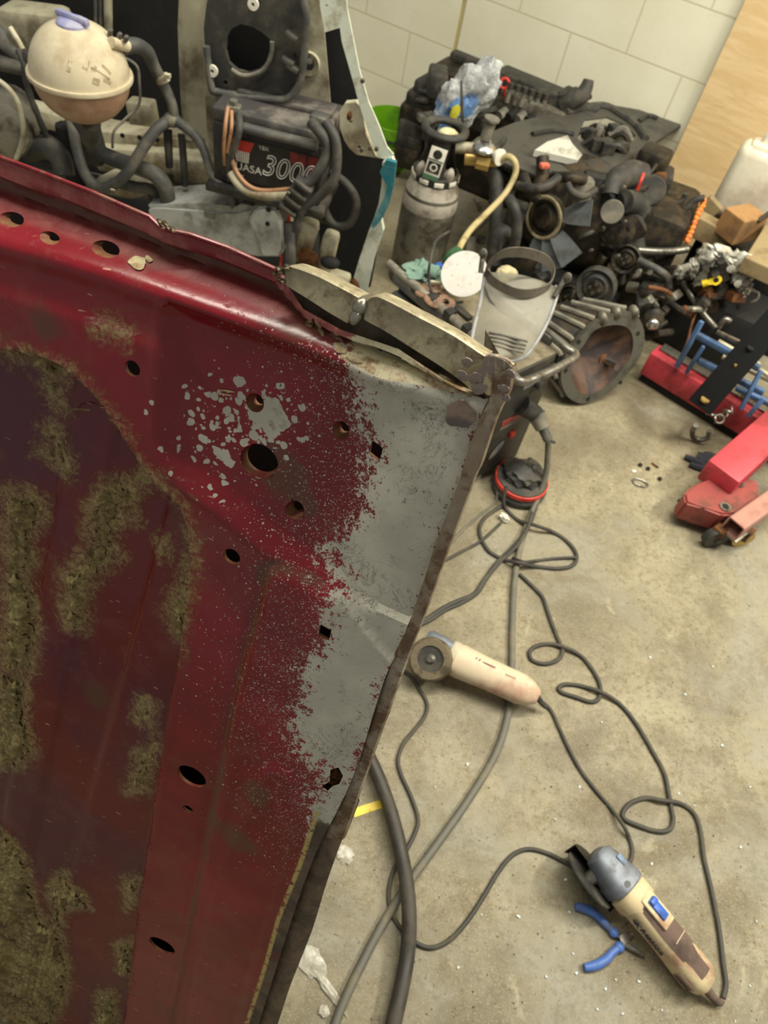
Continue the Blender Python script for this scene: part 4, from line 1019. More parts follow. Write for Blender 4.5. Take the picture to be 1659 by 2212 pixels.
obj('guard_base', lathe([(gr * .74, -.008), (gr * .82, -.006), (gr * .82, .018), (gr * .72, .022), (gr * .72, -.008)], nb, (0, 0, 1), 36, cap=False), M_blk, gb)
for a in range(-150, 200, 38):
    q = nb + V(math.cos(math.radians(a)) * gr * .83, math.sin(math.radians(a)) * gr * .83, .006)
    obj('band_mark', box(q, (.03, .004, .014), RZ(a + 90), .001), M_white, gb)
tr = gr * .68
obj('guard_ring', lathe([(tr + .013 * math.cos(t), z_top - z_nk + .011 * math.sin(t)) for t in [2 * PI * k / 12 for k in range(13)]], nb, (0, 0, 1), 36, cap=False), M_rub, gb)
for a0, a1, nm in ((-118, -62, 'guard_plate'), (20, 75, 'guard_plate'), (130, 190, 'guard_plate')):
    rows = []
    for h, rr in ((.01, gr * .74), ((z_top - z_nk) * .5, gr * .56), (z_top - z_nk, tr)):
        rows.append([nb + V(math.cos(math.radians(a0 + (a1 - a0) * k / 6)) * rr, math.sin(math.radians(a0 + (a1 - a0) * k / 6)) * rr, h) for k in range(7)])
    gp = obj(nm, solid(loft(rows), .005), M_blk, gb)
for a in (-136, -46): 
    d_ = V(math.cos(math.radians(a)), math.sin(math.radians(a)), 0); obj('guard_lug', blob(nb + d_ * gr * .72 + V(0, 0, .030), (.015, .013, .028), None, 2, .15, 2), bpy.data.materials['dusty_white_shoulder'], gb)
fd = V(math.cos(math.radians(-90)), math.sin(math.radians(-90)), 0)
Rl = Matrix((V(1, 0, 0), V(0, .05, 1).normalized(), V(0, -1, .05).normalized())).transposed()
lc0 = nb + V(-.006, -(gr * .76), (z_top - z_nk) * .46)
Rl = RYm(6) @ Rl
lb = obj('bottle_label', box(lc0, (.050, .100, .003), Rl, .001), M_white, gb, label='white and black bottle label with green foot')
obj('label_line', box(lc0 + Rl @ V(0, .012, .0018), (.046, .003, .001), Rl), M_blk, lb)
obj('label_black', box(lc0 + Rl @ V(0, -.010, .0018), (.040, .034, .001), Rl), M_blk, lb)
obj('label_green', box(lc0 + Rl @ V(0, -.041, .0018), (.05, .014, .001), Rl), MAT('label_green', srgb(74, 110, 84), srgb(60, 90, 66), .4, 60, .5), lb)
ringz(lc0 + Rl @ V(0, -.010, .0022), Rl.col[2], .008, .012, .0006, 20, bm := bmesh.new()); obj('label_ring', bm, M_white, lb)
lathe([(.014, 0), (.012, .0012), (.0, .0012)], lc0 + Rl @ V(0, .030, .002), Rl.col[2], 20, bm := bmesh.new()); obj('label_emblem', bm, M_blk, lb)
vt = nb + V(0, 0, .03)
obj('valve_stem', cyl(vt, nb + V(0, 0, z_top - z_nk - .03), .016, 16), M_brass, gb)
obj('valve_cap', blob(nb + V(.012, 0, z_top - z_nk - .012), (.032, .026, .016), None, 3, .1, 2, 5), MAT('yellowed_cap', srgb(216, 208, 166), srgb(180, 160, 110), .4, 40, .6), gb)
kz = Y(1010, 322, B0.y - .02)
reg = obj('regulator_body', cyl(Y(1005, 340, B0.y - .02), Y(1075, 345, B0.y - .02), .022, 18), M_brass, gb, label='brass regulator body')
obj('regulator_inlet', cyl(Y(985, 318, B0.y - .02), Y(1030, 322, B0.y - .02), .017, 16), M_cream, reg)
obj('regulator_cap', lathe([(.034, 0), (.036, .008), (.03, .018), (.018, .024), (.016, .03), (0, .03)], Y(1045, 325, B0.y - .03), (0, 0, 1), 24), M_bright, reg)
obj('regulator_nut', cyl(Y(1030, 345, B0.y - .03), Y(1058, 352, B0.y - .03), .026, 8), M_brass, reg)
ks = Y(1048, 300, B0.y - .03); obj('adjusting_knob', lathe([(.016, 0), (.017, .05), (.024, .056), (.024, .062), (0, .064)], ks, (.08, 0, 1), 18), M_dusty, reg)
gd = Y(1075, 338, B0.y - .03); obj('pressure_gauge', lathe([(0, 0), (.022, 0), (.024, .012), (0, .014)], gd, (.7, -.6, .2), 22), M_white, reg)
hp = [Y(1080, 346, B0.y - .03), Y(1098, 338, B0.y - .04), Y(1113, 352, B0.y - .05), Y(1112, 380, B0.y - .06), Y(1090, 420, B0.y - .1), Y(1050, 462, B0.y - .2), Y(1015, 498, B0.y - .3), Y(992, 536, B0.y - .40), Y(984, 560, B0.y - .46)]
obj('gas_hose', tube(hp, .0095, 10, 6), MAT('tan_hose', srgb(184, 168, 122), srgb(140, 122, 84), .4, 20, .5), gb, label='tan gas hose')

# ------------------------------------------------------------------ welder box
ZT = .40
A_, B_, C_, D_ = F(842, 585, ZT), F(1092, 800, ZT), F(1232, 776, ZT), F(1010, 560, ZT)
D_ = A_ + (C_ - B_)
wx = (B_ - A_); wy = (D_ - A_); wl, ww = wx.length, wy.length; wx.normalize(); wy = (wy - wy.dot(wx) * wx).normalized()
RWd = Matrix((wx, wy, V(0, 0, 1))).transposed(); wc = (A_ + C_) / 2
def wp(u, v, z): return V(wc.x, wc.y, 0) + wx * (u * wl / 2) + wy * (v * ww / 2) + V(0, 0, z)     # -1..1 along and across
wd = empty('welder', V(wc.x, wc.y, 0), 'black box welder with tubular grey handles and loaded top tray behind the panel corner', 'welder')
M_wbox = MAT('welder_black', srgb(46, 45, 40), srgb(74, 68, 56), .5, 9, .5, .1, .15)
M_wgrey = MAT('grey_tray_plastic', srgb(92, 94, 96), srgb(126, 120, 108), .5, 12, .55, 0, .2)
obj('casing', box(wp(0, 0, .205), (wl * .96, ww * .9, .37), RWd, .006), M_wbox, wd)
obj('top_tray', box(wp(-.05, 0, ZT - .014), (wl * .98, ww, .012), RWd, .003), MAT('dusty_tan_top', srgb(140, 130, 106), srgb(100, 90, 72), .6, 14, .7), wd, label='dusty tan tray')
for s in (-1, 1): obj('tray_rail', box(wp(-.1, s, ZT), (wl * .9, .016, .032), RWd, .004), M_wgrey, wd)
obj('side_panel', box(wp(-.42, -1.0, .27), (wl * .54, .022, .19), RWd, .006), M_wgrey, wd, label='grey side panel')
for q in range(4): obj('rail_clip', box(wp(-.6 + q * .3, -1.0, ZT + .012), (.03, .022, .012), RWd, .003), M_blk, wd)
hb = [wp(.55, 1.05, ZT + .012), wp(.98, 1.05, ZT + .012), wp(1.16, .92, ZT + .012), wp(1.16, -.9, ZT + .012), wp(.98, -1.05, ZT + .012), wp(.5, -1.05, ZT + .012)]
obj('handle', tube(spline(hb, 5), .011, 12, 1), M_steel, wd)
rl_ = obj('edge_tube', cyl(wp(-1.14, -1.0, ZT + .020), wp(.42, -1.0, ZT + .020), .011, 14), MAT('pale_dusty_tube', srgb(150, 144, 130), srgb(110, 104, 92), .5, 18, .6), wd); obj('tube_mouth', cyl(wp(-1.14, -1.0, ZT + .020), wp(-1.145, -1.0, ZT + .020), .008, 12), M_void, rl_)
for q in range(3): obj('edge_clip', box(wp(-.35 + q * .3, -1.0, ZT + .022), (.022, .028, .028), RWd, .003), M_blk, wd)
FD = wx                                                        # the front face looks along wx
def ff(v, z): return wp(.96, v * .9, z)
RF = Matrix((wy, V(0, 0, 1), wx)).transposed()
obj('front_panel', box(ff(0, .2) + wx * .004, (ww * .86, .34, .008), RF, .002), M_wbox, wd)
obj('rating_sticker', box(ff(.0, .345) + wx * .009, (.05, .03, .001), RF), MAT('grey_sticker', srgb(128, 132, 140), srgb(96, 98, 104), .5, 60, .5), wd)
obj('knob', cyl(ff(.35, .33) + wx * .008, ff(.35, .33) + wx * .026, .013, 18, bev=.002), M_blk, wd); obj('pilot_lamp', cyl(ff(.55, .315) + wx * .008, ff(.55, .315) + wx * .016, .005, 12), M_brass, wd)
obj('red_badge', box(ff(-.2, .225) + wx * .009, (.085, .024, .002), RF, .0006), MAT('faded_red', srgb(150, 60, 52), srgb(112, 62, 54), .5, 40, .5), wd); obj('badge_foot', box(ff(-.2, .208) + wx * .009, (.085, .008, .002), RF), M_wgrey, wd)
obj('red_switch', box(ff(.05, .16) + wx * .012, (.018, .02, .01), RF, .002), M_red, wd)
obj('oval_badge', blob(ff(-.45, .12) + wx * .01, (.014, .034, .003), RF @ RZ(-35), 2, 0), M_wgrey, wd)
t0, t1, t2, t3 = ff(-.05, .27) + wx * .01, F(1158, 895, .24), F(1172, 925, .215), F(1184, 950, .19)
ts = obj('torch_socket', cyl(t0, t1, .026, 18, r2=.022), M_blk, wd); obj('torch_nut', cyl(t1, t2, .024, 16, r2=.018), M_dusty, ts)
obj('strain_sleeve', tube([t2, (t2 + t3) / 2, t3], .0125, 12, 8, rib=(.08, 2.2)), M_hose, ts); obj('sleeve_pin', cyl(t3 + V(.0, 0, .002), t3 + V(.02, .0, -.004), .004, 8), M_blk, ts)
for u, v in ((-.8, -.8), (-.8, .8), (.8, -.8), (.8, .8)): obj('foot', cyl(wp(u, v, 0), wp(u, v, .025), .018, 14), M_rub, wd)
# clutter on the tray: every piece a thing of its own
ZI = ZT + .008
def onp(px, py, z): return F(px, py, z)
c = onp(1003, 592, ZI + .07); Rd = frame(V(-.2, -.62, .75))
dsc = lathe([(.0, -.002), (.058, -.002), (.058, .002), (.0, .002)], c, V(-.2, -.62, .75), 36)
sd = thing('sanding_disc', dsc, MAT('disc_paper', srgb(206, 203, 196), srgb(188, 182, 170), .3, 20, .8), 'round white sanding disc leaning on the welder tray', 'sanding disc')
for k in range(6): obj('dust_hole', cyl(c + Rd @ V(math.cos(k * PI / 3) * .03, math.sin(k * PI / 3) * .03, .0), c + Rd @ V(math.cos(k * PI / 3) * .03, math.sin(k * PI / 3) * .03, .0024), .003, 10), MAT('grey_hole', srgb(196, 190, 180), srgb(170, 164, 150), .3, 60, .8) if k == 0 else bpy.data.materials['grey_hole'], sd)
c = onp(985, 565, ZI + .03); thing('tape_roll', cyl(c - wx * .02, c + wx * .03, .034, 24, bev=.004), MAT('dark_green', srgb(44, 84, 52), srgb(70, 104, 76), .4, 20, .5), 'dark green roll lying behind the white sanding disc', 'roll')
c = onp(950, 578, ZI + .012); thing('bottle_stopper', blob(c, (.018, .014, .014), None, 2, .2, 2, 3), M_blue, 'small bright blue stopper beside the green roll', 'stopper')
c = onp(912, 588, ZI + .016); thing('cloth_rag', blob(c, (.05, .04, .022), RZ(20), 4, .5, 2.4, 4), MAT('teal_cloth', srgb(118, 146, 132), srgb(90, 112, 102), .5, 20, .9), 'crumpled pale teal rag at the left end of the tray', 'rag')
for i, (x, y) in enumerate(((905, 612), (930, 622), (918, 636), (948, 640), (962, 655), (935, 652))):
    c = onp(x, y, ZI + .008 + .002 * i); thing('rusty_disc', lathe([(.009, 0), (.024, 0), (.026, .003), (.024, .006), (.009, .006), (.009, 0)], c, V(rnd.uniform(-.3, .3), rnd.uniform(-.3, .3), 1), 22, cap=False), MAT('brown_disc', srgb(134, 104, 84), srgb(92, 70, 56), .5, 40, .7) if i == 0 else bpy.data.materials['brown_disc'], 'worn brown grinding disc lying loose in the welder tray', 'grinding disc', 'worn discs in the tray')
thing('filler_rod', cyl(onp(930, 608, ZI + .03), onp(985, 616, ZI + .03), .004, 8), M_cream, 'short pale rod lying across the brown discs', 'rod')
c = onp(965, 628, ZI + .014); thing('wire_spool_clip', box(c, (.02, .012, .012), RZ(30), .003), M_bright, 'small shiny metal clip among the brown discs', 'clip')
cp = [onp(970, 500, .47), onp(942, 520, .5), onp(930, 560, .5), onp(926, 600, .46), onp(936, 636, .43), onp(962, 656, .415), onp(1000, 652, .42)]
thing('bowed_cable', tube(cp, .0035, 8, 6), M_rub, 'thin black cable bowed up over the welder tray', 'cable')
c = onp(990, 668, ZI + .012); thing('scrap_bracket', box(c, (.09, .02, .012), RWd, .003), M_blk, 'black scrap bracket lying beside the face shield', 'bracket')
# clear face shield leaning on the tray
vs_n = (TOCAM(onp(1110, 700, ZT)) * .75 + V(0, 0, .55)).normalized()
vpn = onp(1085, 772, ZT + .045)
def sp(px, py, off=0.0): return Pn(px, py, vpn + vs_n * off, vs_n)
fs = empty('face_shield', sp(1100, 770), 'clear grimy face shield with grey headband lying on the welder', 'face shield')
def glass():
    n = N('clear_shield'); 
    d = n.ramp(n.noise(9, 5, .6), .3, .7)
    n.set(n.mix(d, srgb(164, 160, 146), srgb(140, 134, 116)), .5, 0.0, None, Alpha=.56)
    return n.m
M_vis = glass()
vis = [(1048, 588), (1040, 640), (1022, 715), (1020, 742), (1034, 762), (1080, 780), (1122, 776), (1150, 752), (1185, 690), (1204, 632), (1198, 618)]
rows = []
L_ = spline([sp(x, y) for x, y in vis[:6]], 4); R_ = spline([sp(x, y) for x, y in vis[:4:-1]], 4)
nn_ = min(len(L_), len(R_))
L_ = [L_[int(i * (len(L_) - 1) / 20)] for i in range(21)]; R_ = [R_[int(i * (len(R_) - 1) / 20)] for i in range(21)]
for a, b in zip(L_, R_): rows.append([a.lerp(b, k / 12) + vs_n * (.022 * math.sin(PI * k / 12)) for k in range(13)])
obj('visor', solid(loft(rows), .0015), M_vis, fs, label='clear scratched visor')
rimp = [sp(x, y) for x, y in vis]; obj('visor_rim', tube(rimp, .0045, 8, 6), MAT('frosted_rim', srgb(150, 150, 150), srgb(120, 116, 106), .4, 30, .4), fs)
bmv = bmesh.new()
for k in range(4):
    a, b = sp(1056 + k, 716 + k * 9, .020), sp(1140 - 3 * k, 738 + k * 8, .024); cyl(a, b, .003, 6, bmv)
obj('visor_vent', bmv, M_dusty, fs)
hbp = [sp(x, y, o) for x, y, o in ((1052, 592, .012), (1070, 612, .028), (1110, 632, .036), (1150, 634, .034), (1186, 620, .018), (1196, 590, .03), (1180, 562, .06), (1140, 546, .085), (1096, 545, .085), (1066, 560, .06), (1052, 580, .03))]
rows = []
for p in spline(hbp, 5, True): rows.append([p + vs_n * 0 + V(0, 0, .012), p - V(0, 0, .012)])
rows.append(rows[0]); obj('headband', solid(loft(rows), .003), MAT('grey_headband', srgb(112, 104, 92), srgb(82, 76, 66), .5, 20, .6), fs)
obj('lower_band', tube([sp(x, y, .01) for x, y in ((1050, 615), (1062, 650), (1090, 676), (1125, 682), (1160, 668))], .004, 8, 6), M_dusty, fs)
for a, b in (((1044, 540), (1038, 590)), ((1226, 592), (1198, 640))): 
    pv_ = obj('pivot_arm', cyl(sp(*a, .03), sp(*b, .008), .006, 10), M_steel, fs); obj('pivot_knob', blob(sp(a[0], a[1] + 8, .03), (.01, .01, .013), None, 2, .2), M_steel, pv_)
c = onp(1095, 590, ZT + .03); thing('sponge_pad', blob(c, (.03, .025, .016), RZ(30), 3, .2, 2, 6), MAT('mottled_pad', srgb(188, 176, 140), srgb(140, 130, 86), .5, 40, .8), 'pale bent pad seen inside the face shield headband', 'pad')
c = onp(1085, 604, ZT + .03); thing('green_tag', blob(c, (.018, .012, .010), RZ(20), 2, .2, 2, 7), MAT('green_orange_tag', srgb(120, 142, 84), srgb(210, 120, 50), .4, 60, .7), 'small green and orange wrapper inside the headband', 'wrapper')

# ------------------------------------------------------------------ reel under the welder front
c = F(1122, 1046, .02); c.z = 0
rl = empty('cable_reel', c, 'small black reel with a red band on the floor below the welder', 'reel')
obj('reel_body', lathe([(.0, 0), (.075, 0), (.078, .02), (.07, .03), (.07, .05), (.0, .05)], c, (0, 0, 1), 32), M_rub, rl)
obj('red_band', lathe([(.0715, .032), (.0745, .034), (.0745, .046), (.0715, .048)], c, (0, 0, 1), 32, cap=False), M_red, rl, label='red band')
obj('reel_top', blob(c + V(0, .01, .06), (.055, .05, .022), None, 3, .4, 3, 2), M_blk, rl)

# ------------------------------------------------------------------ green tub by the wall
c = F(838, 352); c.z = 0; c = V(c.x, c.y, 0)
zt_ = Y(838, 252, c.y).z
gt = empty('green_tub', c, 'bright lime green tub standing behind the van corner', 'tub')
obj('tub_body', solid(lathe([(0, .006), (.085, 0), (.105, zt_ * .6), (.118, zt_)], c, (0, 0, 1), 32, cap=False), .004), M_green, gt); obj('tub_band', lathe([(.112, zt_ * .72), (.118, zt_ * .73), (.118, zt_ * .76), (.113, zt_ * .77)], c, (0, 0, 1), 32, cap=False), M_blk, gt)
# ------------------------------------------------------------------ engine with the fan
def q3(px, py, y): return Y(px, py, y)
def ht(name, pts, rpx, m, par, n=10, sub=5, label=None, rib=None):
    P = [Y(*p) for p in pts]; r = [pr(P[0], q) for q in rpx] if isinstance(rpx, (list, tuple)) else pr(P[0], rpx)
    return obj(name, tube(P, r, n, sub, rib=rib), m, par, label=label)
def bxp(name, px, py, y, s, m, par, R=None, bev=.006, label=None): return obj(name, box(Y(px, py, y), s, R, bev), m, par, label=label)
def disc(name, px, py, y, ax, prof, m, par, n=26, label=None): return obj(name, lathe(prof, Y(px, py, y), ax, n), m, par, label=label)
EB = V(.52, 2.62, 0)
eng = empty('engine', EB, 'dirty black car engine with grey cooling fan standing behind the welder and bell housing', 'engine')
obj('engine_block', box((.50, 2.60, .19), (.56, .32, .38), RZ(-14), .03), M_iron, eng)
obj('sump', box((.42, 2.52, .05), (.46, .34, .10), RZ(-14), .02), M_void, eng)
obj('timing_cover', blob((.40, 2.50, .26), (.24, .10, .20), RZ(-14), 3, .18, 3, 2), M_iron, eng)
fax = V(-.72, -1, .16).normalized(); hub = Y(1184, 468, 2.28); FR = frame(fax, V(1, 0, 0))
fan = obj('cooling_fan', ringz(hub, fax, .046, .066, .024, 36), M_iron, eng, label='round viscous fan coupling ring')
obj('fan_rim', lathe([(.055, .020), (.065, .020), (.067, .026), (.063, .030), (.055, .028)], hub, fax, 36, cap=False), MAT('brassy_rim', srgb(158, 146, 112), srgb(96, 86, 66), .5, 30, .5, .2), fan)
obj('fan_hub', lathe([(.0, 0), (.046, 0), (.044, .018), (.034, .022), (.030, .030), (.0, .032)], hub, fax, 30), M_iron, fan)
M_blade = MAT('grey_fan_plastic', srgb(92, 96, 98), srgb(66, 66, 62), .5, 14, .5)
for k in (-84, -57, -31, 26):
    a = math.radians(k); e = FR @ V(math.cos(a), math.sin(a), 0); t_ = FR @ V(-math.sin(a), math.cos(a), 0)
    rows = []
    for r, w_ in ((.062, .018), (.09, .026), (.125, .032), (.160, .036)):
        rows.append([hub + e * r + (t_ * s * w_) + fax * (.012 - s * .012) for s in (-1, -.33, .33, 1)])
    obj('fan_blade', solid(loft(rows), .003), M_blade, fan)
# pulleys, covers, ducts
def pulley(px, py, y, r, m=M_rub, par=eng, ax=(-.35, -1, .15)):
    c = Y(px, py, y); p = obj('pulley', lathe([(r * .3, .0), (r * .55, .004), (r * .7, -.004), (r * .92, .006), (r, .002), (r * .93, -.012), (r, -.024), (r * .9, -.034), (.0, -.034)], c, ax, 34, cap=False), m, par)
    obj('pulley_hub', lathe([(0, .012), (r * .34, .010), (r * .42, 0), (r * .42, -.02)], c, ax, 20), M_iron, p)
    Rr = frame(ax)
    for k in range(4): obj('hub_bolt', cyl(c + Rr @ V(math.cos(k * PI / 2) * r * .24, math.sin(k * PI / 2) * r * .24, .01), c + Rr @ V(math.cos(k * PI / 2) * r * .24, math.sin(k * PI / 2) * r * .24, .018), r * .09, 6), M_steel, p)
    return p
pulley(1286, 622, 2.16, .064); pulley(1352, 560, 2.34, .05, M_iron); pulley(1230, 640, 2.30, .04, M_iron)
disc('idler_plate', 1322, 458, 2.30, (-.2, -1, .3), [(0, 0), (.034, 0), (.036, -.01), (.03, -.02), (0, -.02)], M_dusty, eng)
alt2 = disc('alternator', 1330, 505, 2.36, (-.3, -1, .2), [(0, 0), (.03, 0), (.052, -.006), (.056, -.02), (.056, -.06), (.046, -.075), (0, -.08)], M_iron, eng)
for k in range(8):
    a = k * PI / 4; Rr = frame((-.3, -1, .2)); c = Y(1330, 505, 2.36)
    obj('vent_slot', box(c + Rr @ V(math.cos(a) * .043, math.sin(a) * .043, -.001), (.008, .016, .006), Rr @ RZ(math.degrees(a)), .001), M_void, alt2)
ht('air_duct', [(1384, 384, 2.52), (1360, 378, 2.5), (1335, 388, 2.46), (1322, 404, 2.42), (1318, 422, 2.40)], [30, 30, 26, 20, 19], M_rub, eng, 16)
c = Y(1318, 424, 2.398); obj('duct_mouth', cyl(c, c + V(-.01, -.012, -.004), .021, 18), M_void, eng)
ht('air_duct', [(1348, 436, 2.40), (1372, 440, 2.44), (1386, 466, 2.45), (1384, 500, 2.44), (1376, 535, 2.42)], [24, 26, 24, 22, 22], M_rub, eng, 16)
c = Y(1343, 436, 2.392); obj('duct_mouth', cyl(c, c + V(-.014, -.01, .0), .030, 18), M_void, eng)
disc('round_filter', 1408, 412, 2.46, (-.1, -1, .35), [(0, 0), (.042, 0), (.046, -.008), (.046, -.05), (.03, -.06), (0, -.06)], M_rub, eng)
for i, (x, y, r) in enumerate(((1425, 345, .05), (1432, 385, .05), (1440, 420, .045), (1445, 462, .04), (1438, 500, .045), (1430, 540, .05))):
    bxp('side_cover', x - 14, y, 2.62, (.10, .10, .075), M_blk if i % 2 else M_iron, eng, RZ(-20 + 13 * i), .015)
ht('heater_hose', [(1420, 470, 2.55), (1450, 468, 2.52), (1480, 450, 2.5), (1502, 432, 2.5), (1522, 428, 2.5)], 7, M_rub, eng)
ht('heater_hose', [(1440, 440, 2.55), (1462, 440, 2.54), (1478, 428, 2.54), (1482, 418, 2.54)], 6, M_rub, eng)
ht('metal_pipe', [(1372, 540, 2.36), (1410, 543, 2.36), (1450, 543, 2.36), (1485, 538, 2.38)], 8, M_steel, eng)
ht('bypass_hose', [(1380, 562, 2.30), (1400, 572, 2.28), (1425, 585, 2.26), (1442, 600, 2.26), (1444, 622, 2.26)], 8, M_hose, eng)
ht('radiator_hose', [(1110, 505, 2.26), (1086, 498, 2.24), (1070, 520, 2.22), (1066, 570, 2.2)], 16, M_rub, eng, 14)
ht('wide_upright', [(1072, 340, 2.46), (1072, 420, 2.40), (1070, 520, 2.34)], 15, M_rub, eng, 12)
ht('top_pipe', [(1160, 408, 2.36), (1172, 380, 2.38), (1172, 340, 2.42)], 14, M_iron, eng)
ht('belt', [(1238, 650, 2.2), (1262, 600, 2.18), (1290, 586, 2.18), (1322, 612, 2.17), (1318, 650, 2.18), (1290, 662, 2.18)], 4, M_rub, eng)
bxp('ecu_box', 1290, 400, 2.45, (.10, .05, .07), M_blk, eng, RZ(10)); bxp('thermostat_housing', 1252, 420, 2.36, (.07, .06, .08), M_dusty, eng, RZ(25), .015)
obj('red_connector', box(Y(1176, 358, 2.36), (.03, .02, .014), RZ(30), .003), MAT('salmon_plastic', srgb(220, 110, 90), srgb(170, 90, 60), .4, 40, .5), eng, label='salmon red connector')
obj('orange_label', box(Y(1262, 398, 2.34), (.028, .012, .008), RYm(10), .002), bpy.data.materials['salmon_plastic'], eng)
ht('red_wire', [(1390, 375, 2.44), (1384, 392, 2.42), (1376, 410, 2.42)], 3.5, M_red, eng)
r2 = random.Random(21)
for i in range(46):                                            # hoses and harness runs crowding the front of the block
    x, y = r2.uniform(1010, 1420), r2.uniform(370, 650)
    if x < 1120 and y > 560: continue
    if 1120 < x < 1262 and 395 < y < 600: continue
    yy = 2.50 - .20 * (y - 370) / 280 + r2.uniform(-.03, .04); a = r2.uniform(0, PI); L = r2.uniform(15, 42)
    pts = [(x - math.cos(a) * L, y - math.sin(a) * L * .6, yy + .03), (x, y + r2.uniform(-8, 8), yy), (x + math.cos(a) * L, y + math.sin(a) * L * .6, yy + .03)]
    ht('engine_hose' if i % 3 else 'pipe', pts, r2.uniform(3, 8), (M_rub, M_hose, M_iron, M_blk, M_dusty)[i % 5] if i % 3 else (M_iron, M_steel, M_iron)[i % 9 // 3], eng, 8, 4)
for i in range(40):
    x, y = r2.uniform(1010, 1430), r2.uniform(380, 650)
    if 1120 < x < 1262 and 395 < y < 600: continue
    if x < 1130 and y > 540: continue
    yy = 2.52 - .22 * (y - 370) / 280 + r2.uniform(0, .05)
    bxp(('bracket', 'housing', 'flange')[i % 3], x, y, yy, (r2.uniform(.02, .07), r2.uniform(.02, .05), r2.uniform(.02, .06)), (M_iron, M_blk, M_iron, M_dusty, M_rub, M_iron, M_alu)[i % 7] if i % 14 else M_rusty, eng, RZ(r2.uniform(0, 90)) @ RX(r2.uniform(-30, 30)), .005)
for i in range(26):
    x, y = r2.uniform(1080, 1420), r2.uniform(400, 640); yy = 2.44 - .22 * (y - 370) / 280
    if 1120 < x < 1262 and 395 < y < 600: continue
    c = Y(x, y, yy); obj('bolt', cyl(c, c + fax * .016, r2.uniform(.005, .010), 6), M_steel if i % 2 else M_dusty, eng)
for pts, r_, m in (([(1100, 430, 2.2), (1112, 452, 2.17), (1116, 500, 2.17), (1106, 550, 2.18)], 12, M_rub), ([(1120, 400, 2.24), (1150, 408, 2.2), (1180, 402, 2.2), (1206, 384, 2.24)], 10, M_blk), ([(1226, 398, 2.24), (1236, 414, 2.22), (1262, 424, 2.22), (1286, 410, 2.26)], 8, M_rub),
                   ([(1130, 380, 2.26), (1142, 410, 2.22), (1160, 430, 2.22)], 12, M_iron), ([(1212, 382, 2.30), (1236, 384, 2.28), (1262, 388, 2.30)], 12, M_iron)):
    ht('engine_hose', pts, r_, m, eng, 10, 5)
bxp('coil_pack', 1256, 404, 2.32, (.07, .05, .06), M_dusty, eng, RZ(20), .014); bxp('sensor_box', 1112, 470, 2.26, (.06, .05, .10), M_blk, eng, RZ(-10), .008); bxp('sensor_box', 1140, 560, 2.26, (.07, .05, .06), M_iron, eng, RZ(-10), .008)
# undertray lying across the top of the engine
ZU = .42
M_tray = MAT('dusty_grey_tray', srgb(72, 70, 63), srgb(54, 52, 47), .5, 7, .55, 0, .1)
tp_ = [(1004, 322), (1030, 300), (1110, 268), (1222, 240), (1300, 226), (1380, 240), (1470, 272), (1400, 318), (1330, 362), (1268, 380), (1192, 372), (1168, 386), (1120, 366), (1040, 338)]
pu = [F(x, y, ZU) for x, y in tp_]; hu = [F(x, y, ZU) for x, y in ((1262, 262), (1310, 256), (1350, 272), (1372, 296), (1335, 330), (1296, 344), (1262, 330), (1246, 300))]
bm = plate([[(p.x, p.y) for p in pu], [(p.x, p.y) for p in hu]], None, V(0, 0, ZU), .005)
ut = empty('undertray', V(.45, 2.7, ZU), 'large dusty grey plastic undertray lying across the top of the fan engine', 'undertray')
obj('tray_sheet', bm, M_tray, ut, False)
obj('front_lip', tube([F(x, y, ZU - .004) for x, y in ((1040, 338), (1120, 366), (1168, 386), (1192, 372), (1268, 380), (1330, 362), (1400, 318), (1466, 274))], .008, 8, 1), M_blk, ut)
obj('rear_lip', tube([F(x, y, ZU + .01) for x, y in ((1222, 242), (1300, 228), (1345, 250), (1375, 272), (1395, 300))], .014, 8, 5), M_rub, ut)
for pts in (((1040, 330), (1075, 318), (1090, 300)), ((1150, 290), (1200, 282), (1240, 290)), ((1380, 262), (1400, 250), (1420, 256))):
    obj('tray_rib', tube([F(x, y, ZU + .01) for x, y in pts], .009, 8, 4), M_blk, ut)
obj('tray_post', box(V(.45, 2.62, (.37 + ZU) / 2), (.30, .2, ZU - .372), None, .01), M_blk, eng)
for i in range(22):                                             # engine parts coming up through the opening
    x, y = r2.uniform(1258, 1356), r2.uniform(268, 336); z = ZU + r2.uniform(-.01, .02)
    c = F(x, y, z); m = (M_blk, M_rub, M_iron, M_dusty, M_blk)[i % 5]
    if i % 2: obj('top_connector', box(c, (r2.uniform(.02, .06), r2.uniform(.02, .04), r2.uniform(.03, .06)), RZ(r2.uniform(0, 90)), .004), m, eng)
    else: obj('top_hose', tube([c + V(-.04, r2.uniform(-.02, .02), -.02), c + V(0, 0, .012), c + V(.04, r2.uniform(-.03, .03), -.02)], r2.uniform(.006, .012), 8, 5), m, eng)
c = F(1200, 322, ZU + .035)
tb = [F(1155, 324, ZU + .03), F(1182, 306, ZU + .045), F(1226, 292, ZU + .06), F(1236, 310, ZU + .05), F(1258, 334, ZU + .04), F(1248, 346, ZU + .03), F(1216, 338, ZU + .03)]
thing('corner_bracket', prism(tb, V(0, 0, -.02)), MAT('pale_alloy', srgb(206, 204, 192), srgb(150, 146, 132), .4, 20, .45, .2), 'pale triangular metal bracket lying on the undertray', 'bracket', smooth=False)

